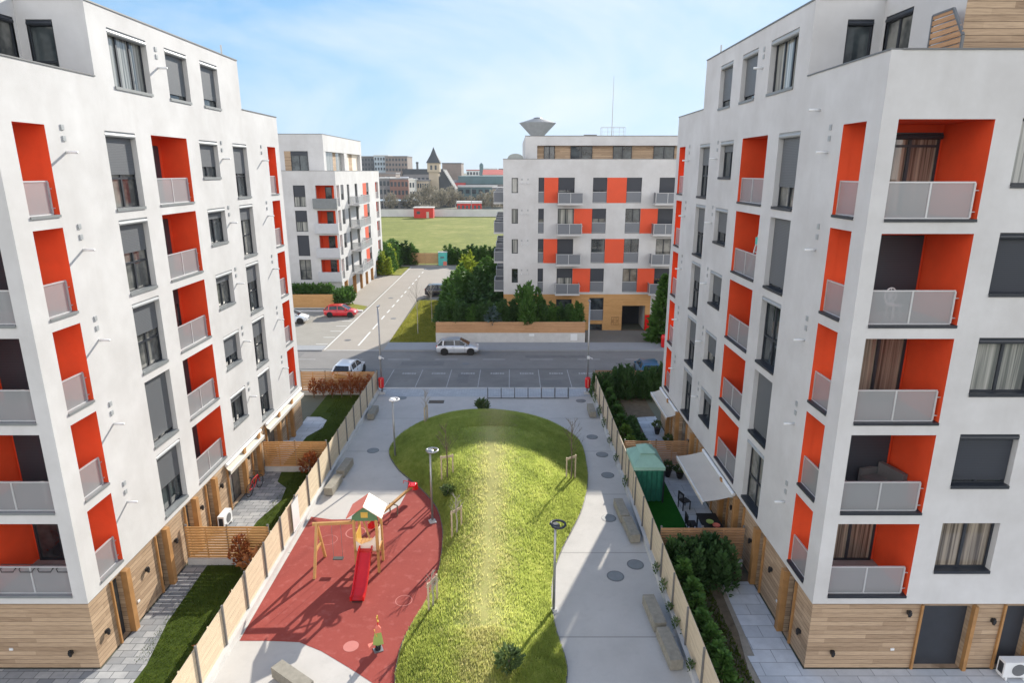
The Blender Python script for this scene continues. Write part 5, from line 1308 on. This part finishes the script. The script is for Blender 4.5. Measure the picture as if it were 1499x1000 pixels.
# mound plants
MPTS = [mound_pt(p, k/14) for p in OUT for k in range(15)]
def onm(x, y):
    return min(MPTS, key=lambda m: (m[0]-x)**2+(m[1]-y)**2)[2]
bs = cached('bs', lambda: foliage(.8, .4, 300, .16, 110, 'shrub', .0, 'ball', .7))
for x, y, s, lab in [(-2.0, 40.6, 1.15, 'small green bush at the head of the mound'), (-.1, 17.0, 1.05, 'leafy shrub with reddish tips at the near end of the mound'), (-3.2, 28.6, .8, 'low green bush beside the stake frame on the left of the mound')]:
    plant(x, y, onm(x, y)-.05, bs, lab, 'bush', None, 'bush', (s, s, s*.9), th=.4)
def bare_tree(x, y, z, label, h=3.2, seed=1, m='barkl', crown=True, group='young bare trees'):
    rr = random.Random(seed); r = root('young_tree', label, 'tree', (x, y, z), 0, group)
    pts = [(0, 0, -.05), (.03, .01, h*.35), (-.02, .03, h*.7), (.0, .0, h)]
    MB().tube(pts, .045, 7, r2=.01).put('trunk', m, r)
    mb = MB()
    for i in range(16):
        t = rr.uniform(.4, .95); a = rr.uniform(0, 2*PI); l = h*(.35*(1.15-t)+.08)
        p = Vector((0, 0, h*t)); q = p+Vector((math.cos(a)*l*.6, math.sin(a)*l*.6, l*.9)); mb.tube([p, (p+q)/2+Vector((0, 0, .03)), q], .012, 4, r2=.003)
        for j in range(3):
            u = p.lerp(q, rr.uniform(.3, .9)); b = rr.uniform(0, 2*PI); mb.tube([u, u+Vector((math.cos(b)*l*.22, math.sin(b)*l*.22, l*.3))], .006, 4, r2=.002)
    mb.put('branches', m, r)
    return r
def stakes(x, y, label, rz=20):
    z = onm(x, y)-.05; r = root('tree_stake', label, 'stake', (x, y, z), rz, 'timber tree stake frames')
    for s in (-1, 1): MB().tube([(s*.3, 0, -.1), (s*.3, 0, 1.25)], .04, 7).put('post', 'stake', r)
    MB().box(-.36, .36, -.015, .015, 1.1, 1.22).put('crossbar', 'stake', r)
for i, (x, y, h, st) in enumerate([(-3.35, 29.9, 3.0, 1), (3.1, 30.4, 3.4, 1), (-2.45, 25.0, 1.9, 1), (-2.95, 20.3, 1.6, 1), (-5.6, 38.6, 2.2, 1)]):
    labs = ['left of the mound behind the ring lamp', 'right edge of the mound with brownish twigs', 'left slope of the mound, in the middle', 'left slope of the mound, nearest the camera', 'far left edge of the mound in shade']
    bare_tree(x, y, onm(x, y)-.05, 'thin young bare tree on the '+labs[i], h, i+1, 'bark' if i in (0, 1) else 'barkl')
    stakes(x, y+.1, 'timber stake frame round the tree on the '+labs[i], 20+i*15)
bare_tree(-9.6, 62.8, .06, 'bare young tree on the triangular verge by the lane', 5.5, 21); bare_tree(-8.8, 68, .06, 'second bare young tree farther up the triangular verge', 4.2, 22)

# ------------------------------------------------------------------ far field and city
r = root('site_wall', 'long white wall along the far edge of the field', 'wall', (-75, 236, 0))
MB().box(0, 100, 0, .3, 0, 2.6).put('panel', 'paleb', r); MB().box(0, 100, -.05, .35, 2.6, 2.7).put('coping', 'greyb', r)
r = root('site_hut', 'red flat roofed hut standing by the white wall across the field', 'hut', (-31.2, 230, 0))
MB().box(-3.4, 3.4, -2, 2, 0, 3.5).put('wall', 'hutred', r); MB().box(-3.6, 3.6, -2.2, 2.2, 3.5, 3.8).put('roof', 'paleb', r); MB().box(1.0, 1.9, -2.03, -2.003, 0, 2.2).put('door', 'beigeb', r); MB().box(-2.4, -1.2, -2.03, -2.003, 1.4, 2.4).put('window', 'cwin', r)
def city(name, label, x0, x1, z1, y, dep, m, nx=0, nz=0, roofm='greyb', roofh=.6, cat='building', gable=0, z0=0):
    r = root(name, label, cat, ((x0+x1)/2, y, 0)); w = x1-x0
    MB().box(-w/2, w/2, 0, dep, z0, z1).put('wall', m, r)
    mb = MB()
    if gable:
        mb.add([(-w/2-.3, -.4, z1), (w/2+.3, -.4, z1), (w/2+.3, dep+.4, z1), (-w/2-.3, dep+.4, z1), (-w/2-.3, dep/2, z1+gable), (w/2+.3, dep/2, z1+gable)], [(0, 1, 5, 4), (2, 3, 4, 5), (0, 4, 3), (1, 2, 5)])
    else: mb.box(-w/2-.2, w/2+.2, -.2, dep+.2, z1+.002, z1+roofh)
    mb.put('roof', roofm, r)
    if nx:
        gx = w/nx; gz = (z1-1)/nz
        wm = MB().box(-gx*.3, gx*.3, -.04, -.003, -gz*.27, gz*.27).mesh('window', 'cwin')
        for i in range(nx):
            for j in range(nz): put(wm, 'window', r, (-w/2+gx*(i+.5), 0, z1-gz*(j+.55)))
    return r
city('apartment_building', 'distant dark apartment block, leftmost of the high row', -100, -88, 24.6, 420, 20, 'darkb', 6, 8)
city('apartment_building', 'distant pale blue apartment block in the high row', -86, -77.3, 25.0, 412, 20, 'bluew', 5, 8, 'paleb')
city('apartment_building', 'distant brown apartment block, right end of the high row', -77.2, -63.7, 24.3, 402, 20, 'brownb', 7, 8)
city('clock_tower', 'tiny distant tower poking above the roofs', -87.2, -85.4, 22.5, 600, 2, 'darkb', 0, 0, 'slate', 1.5, 'tower')
city('warehouse', 'long low dark roofed building left of the church', -63, -40, 14.2, 380, 20, 'greyb', 9, 2, 'slate', 3.0)
city('grey_hall', 'plain grey box building right of the church spire', -44.5, -32.3, 20.5, 420, 20, 'brownb', 0, 0, 'darkb')
city('red_roof_hall', 'distant hall with a dark red roof', -20, 2, 13.6, 450, 25, 'paleb', 8, 2, 'redroof', gable=3.4)
city('glass_hall', 'long teal roofed hall right of the church', -27, -2, 9.6, 332, 30, 'greyb', 8, 2, 'tealr', 4.0)
city('canopy_hall', 'pale canopy hall in front of the teal roofed hall', -26.5, -7.5, 8.4, 320, 8, 'tealr', 6, 2, 'paleb', .8)
city('brick_building', 'red brick building left of the church', -56, -47.6, 12.3, 300, 14, 'brickc', 5, 3, 'greyb')
city('grey_building', 'grey low building beside the red brick one', -64, -57, 12.6, 306, 14, 'greyb', 4, 3, 'paleb')
city('white_building', 'narrow white building in front of the church', -44.8, -42.4, 12.2, 285, 9, 'whiteb', 2, 3, 'whiteb')
city('beige_building', 'beige building joined to the narrow white one', -42.2, -37, 11.7, 291, 10, 'beigeb', 5, 3, 'greyb')
city('low_shed', 'low grey shed behind the white wall at left', -58, -38, 4.2, 262, 8, 'greyb', 8, 1, 'bluew', .5)
city('market_row', 'low red market row behind the white wall at right', -21.9, -12.3, 3.6, 258, 5, 'hutred', 6, 1, 'paleb', .8)
for i, (x0, x1, z, y, m, nx, rm) in enumerate([(-130, -108, 15, 470, 'brownb', 6, 'slate'), (-60, -48, 17, 560, 'greyb', 5, 'paleb'), (-30, -14, 17.6, 620, 'bluew', 6, 'paleb'), (-12, 8, 17.4, 600, 'brownb', 7, 'greyb'), (-45, -30, 16.5, 650, 'paleb', 5, 'redroof'), (-6, 6, 11.5, 360, 'brownb', 5, 'redroof'), (6, 40, 15, 480, 'greyb', 8, 'slate'), (-110, -96, 14, 400, 'beigeb', 5, 'redroof'), (-75, -62, 14.5, 350, 'brownb', 5, 'greyb'), (-72, -64, 11.5, 310, 'beigeb', 4, 'slate'), (-9, 0, 8, 300, 'beigeb', 4, 'greyb')]):
    city('town_building', ['brown block far left behind the high row', 'grey flat block on the skyline left of the spire', 'pale blue block on the far skyline at right', 'brown block on the far skyline next to the red roof', 'pale red roofed block on the far skyline', 'brown red roofed house behind the teal hall', 'grey block far right behind the near buildings', 'beige red roofed house far left', 'brown block below the high row', 'beige house behind the grey low building', 'beige house right of the pale canopy'][i], x0, x1, z, y, 14, m, nx, 3, rm, .8)
TL = ['grey roofed', 'dull red roofed', 'pale flat roofed', 'dark roofed']; TM = ['beigeb', 'paleb', 'brownb', 'greyb', 'whiteb']; TR = ['slate', 'redroof', 'paleb', 'greyb']
for i in range(26):
    rr = random.Random(900+i); y = 318+i*7.5; x0 = -74+((i*37) % 72)*(y/330); w_ = rr.uniform(9, 20)
    ang = (x0+w_/2)/y
    city('town_house', 'distant %s town house %s in the skyline gap, %s row back' % (TL[i % 4], ('right', 'left')[i % 2], ORD[i//2]), x0, x0+w_, rr.uniform(6, 10.5), y, 11, TM[i % 5], 4, 2, TR[i % 4], gable=rr.choice([0, 2.5, 3.0]))
r = root('church', 'stone church with steep pointed belfry and dark gabled nave', 'church', (-35.5, 300, 0))
MB().box(-2.2, 2.2, -2.2, 2.2, 0, 15.6).put('tower', 'stone', r); MB().box(-2.75, 2.75, -2.75, 2.75, 15.6, 19.6).put('belfry', 'stone', r)
sp_ = MB(); sp_.add([(-3.2, -3.2, 19.6), (3.2, -3.2, 19.6), (3.2, 3.2, 19.6), (-3.2, 3.2, 19.6), (-1.3, -1.3, 23.2), (1.3, -1.3, 23.2), (1.3, 1.3, 23.2), (-1.3, 1.3, 23.2), (0, 0, 26.6)], [(0, 1, 5, 4), (1, 2, 6, 5), (2, 3, 7, 6), (3, 0, 4, 7), (4, 5, 8), (5, 6, 8), (6, 7, 8), (7, 4, 8)]); sp_.put('spire', 'slate', r)
for x in (-1.4, .6): MB().box(x, x+.9, -2.8, -2.76, 16.6, 18.6).put('belfry_opening', 'cwin', r)
mb = MB(); mb.add([(-.5, -1, 8), (9.5, -1, 8), (4.4, -1, 16.5), (-.5, 14, 8), (9.5, 14, 8), (4.4, 14, 16.5)], [(0, 1, 2), (3, 5, 4), (0, 2, 5, 3), (1, 4, 5, 2)]); mb.put('roof', 'slate', r)
MB().box(-.3, 9.3, -.9, 14, 0, 8).put('nave', 'slate', r); mb = MB(); mb.bar((4.4, -1.3, 16.6), (9.8, -1.3, 7.8), .5, .5); mb.put('gable_edge', 'paleb', r)
r = root('water_tower', 'inverted cone water tower showing above the block across the street', 'water tower', (22.9, 600, 0))
MB().lathe([(4.2, 0), (3.9, 47.0)], 20).put('shaft', 'tank', r); MB().lathe([(4.7, 45.3), (15.9, 56.7), (16.3, 57.4)], 28).put('tank', 'tank', r); MB().lathe([(16.6, 57.4), (4.2, 61.2), (3.2, 62), (.5, 62.5)], 28).put('roof', 'coping', r)
r = root('dome_tower', 'small domed tower on the far skyline', 'tower', (-23.2, 500, 0)); MB().box(-1.4, 1.4, -1.4, 1.4, 0, 19.6).put('shaft', 'tealr', r); MB().lathe([(1.6, 19.6), (1.3, 21), (.3, 22)], 12).put('dome', 'tealr', r)
tc = [cached('tc%d' % i, lambda i=i: foliage(6.5, 3.0, 620, .55, 200+i, 'twig', 1.2, 'ball', 1.6)) for i in range(3)]
for i, (x, y, s) in enumerate([(-62, 252, 1), (-57, 256, 1.1), (-53, 250, .8), (-48, 258, 1.0), (-42, 262, .9), (-38, 255, 1.1), (-34, 268, 1.4), (-29, 262, 1.2), (-25.5, 268, 1.3), (-22, 272, 1.0), (-17, 270, .8), (-12, 268, 1.0), (-8, 262, 1.1), (-4, 266, 1.2), (0, 262, 1.0)]):
    plant(x, y, 0, tc[i % 3], 'grey leafless tree behind the white field wall, %s from the left' % ORD[i], 'tree', 'leafless trees behind the field wall', 'bare_tree', (s, s, s), th=4)
for i, (x, p) in enumerate([(-60, 'black'), (-55, 'silver'), (-50, 'grey'), (-45, 'black'), (-41, 'blue'), (-24, 'white'), (-10, 'silver'), (-6, 'white')]):
    make_car('small distant %s car behind the white field wall, %s from the left' % (p, ORD[i]), p, (x, 246), 0, True)
# lamp masts far away
for i, x in enumerate((-52, -49, -15.5)):
    r = root('lamp_mast', 'thin distant lamp mast behind the field wall, %s from the left' % ORD[i], 'street lamp', (x, 248, 0), 0, 'distant lamp masts'); MB().tube([(0, 0, 0), (0, 0, 10)], .12, 6).put('pole', 'greyb', r); MB().box(-.1, .9, -.1, .1, 10, 10.2).put('lamp_head', 'greyb', r)

# ------------------------------------------------------------------ sky, sun, camera
SKYK = (1.1, 1.9, 3.2); SKYM = (.143, .125, .105); CIR = (6.3, 6.8, 7.3); FILL_GLOW = (15.8, 15.3, 14.8)
EL = 26.0; AZ = 23.3      # azimuth from +Y towards +X
w = bpy.data.worlds.new('World'); sc.world = w; w.use_nodes = True
nt = w.node_tree; bg = nt.nodes['Background']
sky = nt.nodes.new('ShaderNodeTexSky'); sky.sky_type = 'NISHITA'; sky.sun_disc = False
sky.sun_elevation = R_(EL); sky.sun_rotation = R_(AZ); sky.altitude = 300; sky.air_density = 1.0; sky.dust_density = .4; sky.ozone_density = 2.0
L = nt.links.new
def vm(op, a, b):
    o = nt.nodes.new('ShaderNodeVectorMath'); o.operation = op
    for i, v in enumerate((a, b)):
        if isinstance(v, tuple): o.inputs[i].default_value = v
        else: L(v, o.inputs[i])
    return o.outputs[0]
def mth(op, a, b, clamp=False):
    o = nt.nodes.new('ShaderNodeMath'); o.operation = op; o.use_clamp = clamp
    for i, v in enumerate((a, b)):
        if isinstance(v, (int, float)): o.inputs[i].default_value = v
        else: L(v, o.inputs[i])
    return o.outputs[0]
tc_ = nt.nodes.new('ShaderNodeTexCoord')
# hazy winter sky: the glow near the sun is softened, c / (1 + c/m)
c0 = vm('MULTIPLY', sky.outputs[0], SKYK)
c1_ = vm('DIVIDE', c0, vm('ADD', vm('MULTIPLY', c0, SKYM), (1., 1., 1.)))
# thin cirrus ahead, unseen cloud glow added behind and left to lift shaded walls
mp = nt.nodes.new('ShaderNodeMapping'); mp.inputs['Scale'].default_value = (1.5, .9, 3.2); mp.inputs['Rotation'].default_value = (.3, .75, .5)
L(tc_.outputs['Generated'], mp.inputs[0])
def nz_(scale, vec, det=7):
    no = nt.nodes.new('ShaderNodeTexNoise'); no.inputs['Scale'].default_value = scale; no.inputs['Detail'].default_value = det; no.inputs['Roughness'].default_value = .55; no.inputs['Distortion'].default_value = .5
    L(vec, no.inputs['Vector']); return no.outputs['Fac']
def rmp(f, a, b, hi):
    rp = nt.nodes.new('ShaderNodeValToRGB'); rp.color_ramp.elements[0].position = a; rp.color_ramp.elements[1].position = b; rp.color_ramp.elements[1].color = (hi, hi, hi, 1); L(f, rp.inputs[0]); return rp.outputs[0]
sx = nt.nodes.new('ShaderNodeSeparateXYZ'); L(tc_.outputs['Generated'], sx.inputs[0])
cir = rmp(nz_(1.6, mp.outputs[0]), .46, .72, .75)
fill_mask = mth('ADD', mth('MULTIPLY', mth('SUBTRACT', .15, sx.outputs[1]), 1.6), mth('MULTIPLY', mth('MAXIMUM', mth('SUBTRACT', -.45, sx.outputs[0]), 0.), 2.4), True)
fill_mask = mth('MULTIPLY', fill_mask, mth('MULTIPLY', mth('SUBTRACT', .76, sx.outputs[2]), 3.0, True))
fill_mask = mth('MULTIPLY', fill_mask, rmp(nz_(2.2, tc_.outputs['Generated'], 8), .30, .48, 1.0))
def mixc(f, a, col):
    mx = nt.nodes.new('ShaderNodeMix'); mx.data_type = 'RGBA'; L(f, mx.inputs[0]); L(a, mx.inputs[6]); mx.inputs[7].default_value = (*col, 1); return mx.outputs[2]
o1 = mixc(cir, c1_, CIR); o2 = mixc(fill_mask, o1, FILL_GLOW)
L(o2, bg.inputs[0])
bg.inputs[1].default_value = .09
sd = bpy.data.lights.new('sun', 'SUN'); sd.energy = 5.0; sd.angle = R_(.5); sd.color = (1, .93, .82)
so_ = bpy.data.objects.new('sun', sd); COL.objects.link(so_)
dv = Vector((math.sin(R_(AZ))*math.cos(R_(EL)), math.cos(R_(AZ))*math.cos(R_(EL)), math.sin(R_(EL))))
so_.rotation_euler = dv.to_track_quat('Z', 'Y').to_euler()
cd = bpy.data.cameras.new('camera'); cd.sensor_width = 36; cd.lens = 36*930/1499; cd.clip_end = 6000; cd.clip_start = .1
co_ = bpy.data.objects.new('camera', cd); COL.objects.link(co_); co_.location = (0, 0, 16.14); co_.rotation_euler = (R_(90-15.05), 0, 0); sc.camera = co_
sc.view_settings.view_transform = 'Standard'; sc.view_settings.look = 'None'; sc.view_settings.gamma = 1; sc.view_settings.exposure = 0.72
sc.cycles.max_bounces = 8; sc.cycles.transparent_max_bounces = 12

mb = MB(); mb.box(-700, 500, -60, 760, -1.2, 80); hz = mb.mesh('haze', 'coping'); hz.materials.clear()
hm_ = bpy.data.materials.new('haze'); hm_.use_nodes = True; ht = hm_.node_tree; ht.nodes.clear()
ou = ht.nodes.new('ShaderNodeOutputMaterial'); pv = ht.nodes.new('ShaderNodeVolumePrincipled'); pv.inputs['Color'].default_value = (.80, .88, 1, 1); pv.inputs['Density'].default_value = .00007; pv.inputs['Anisotropy'].default_value = .2
ht.links.new(pv.outputs[0], ou.inputs['Volume']); hz.materials.append(hm_)
o = put(hz, 'haze'); T(o, 'thin bluish air haze over the far town', 'haze', None, 'stuff')
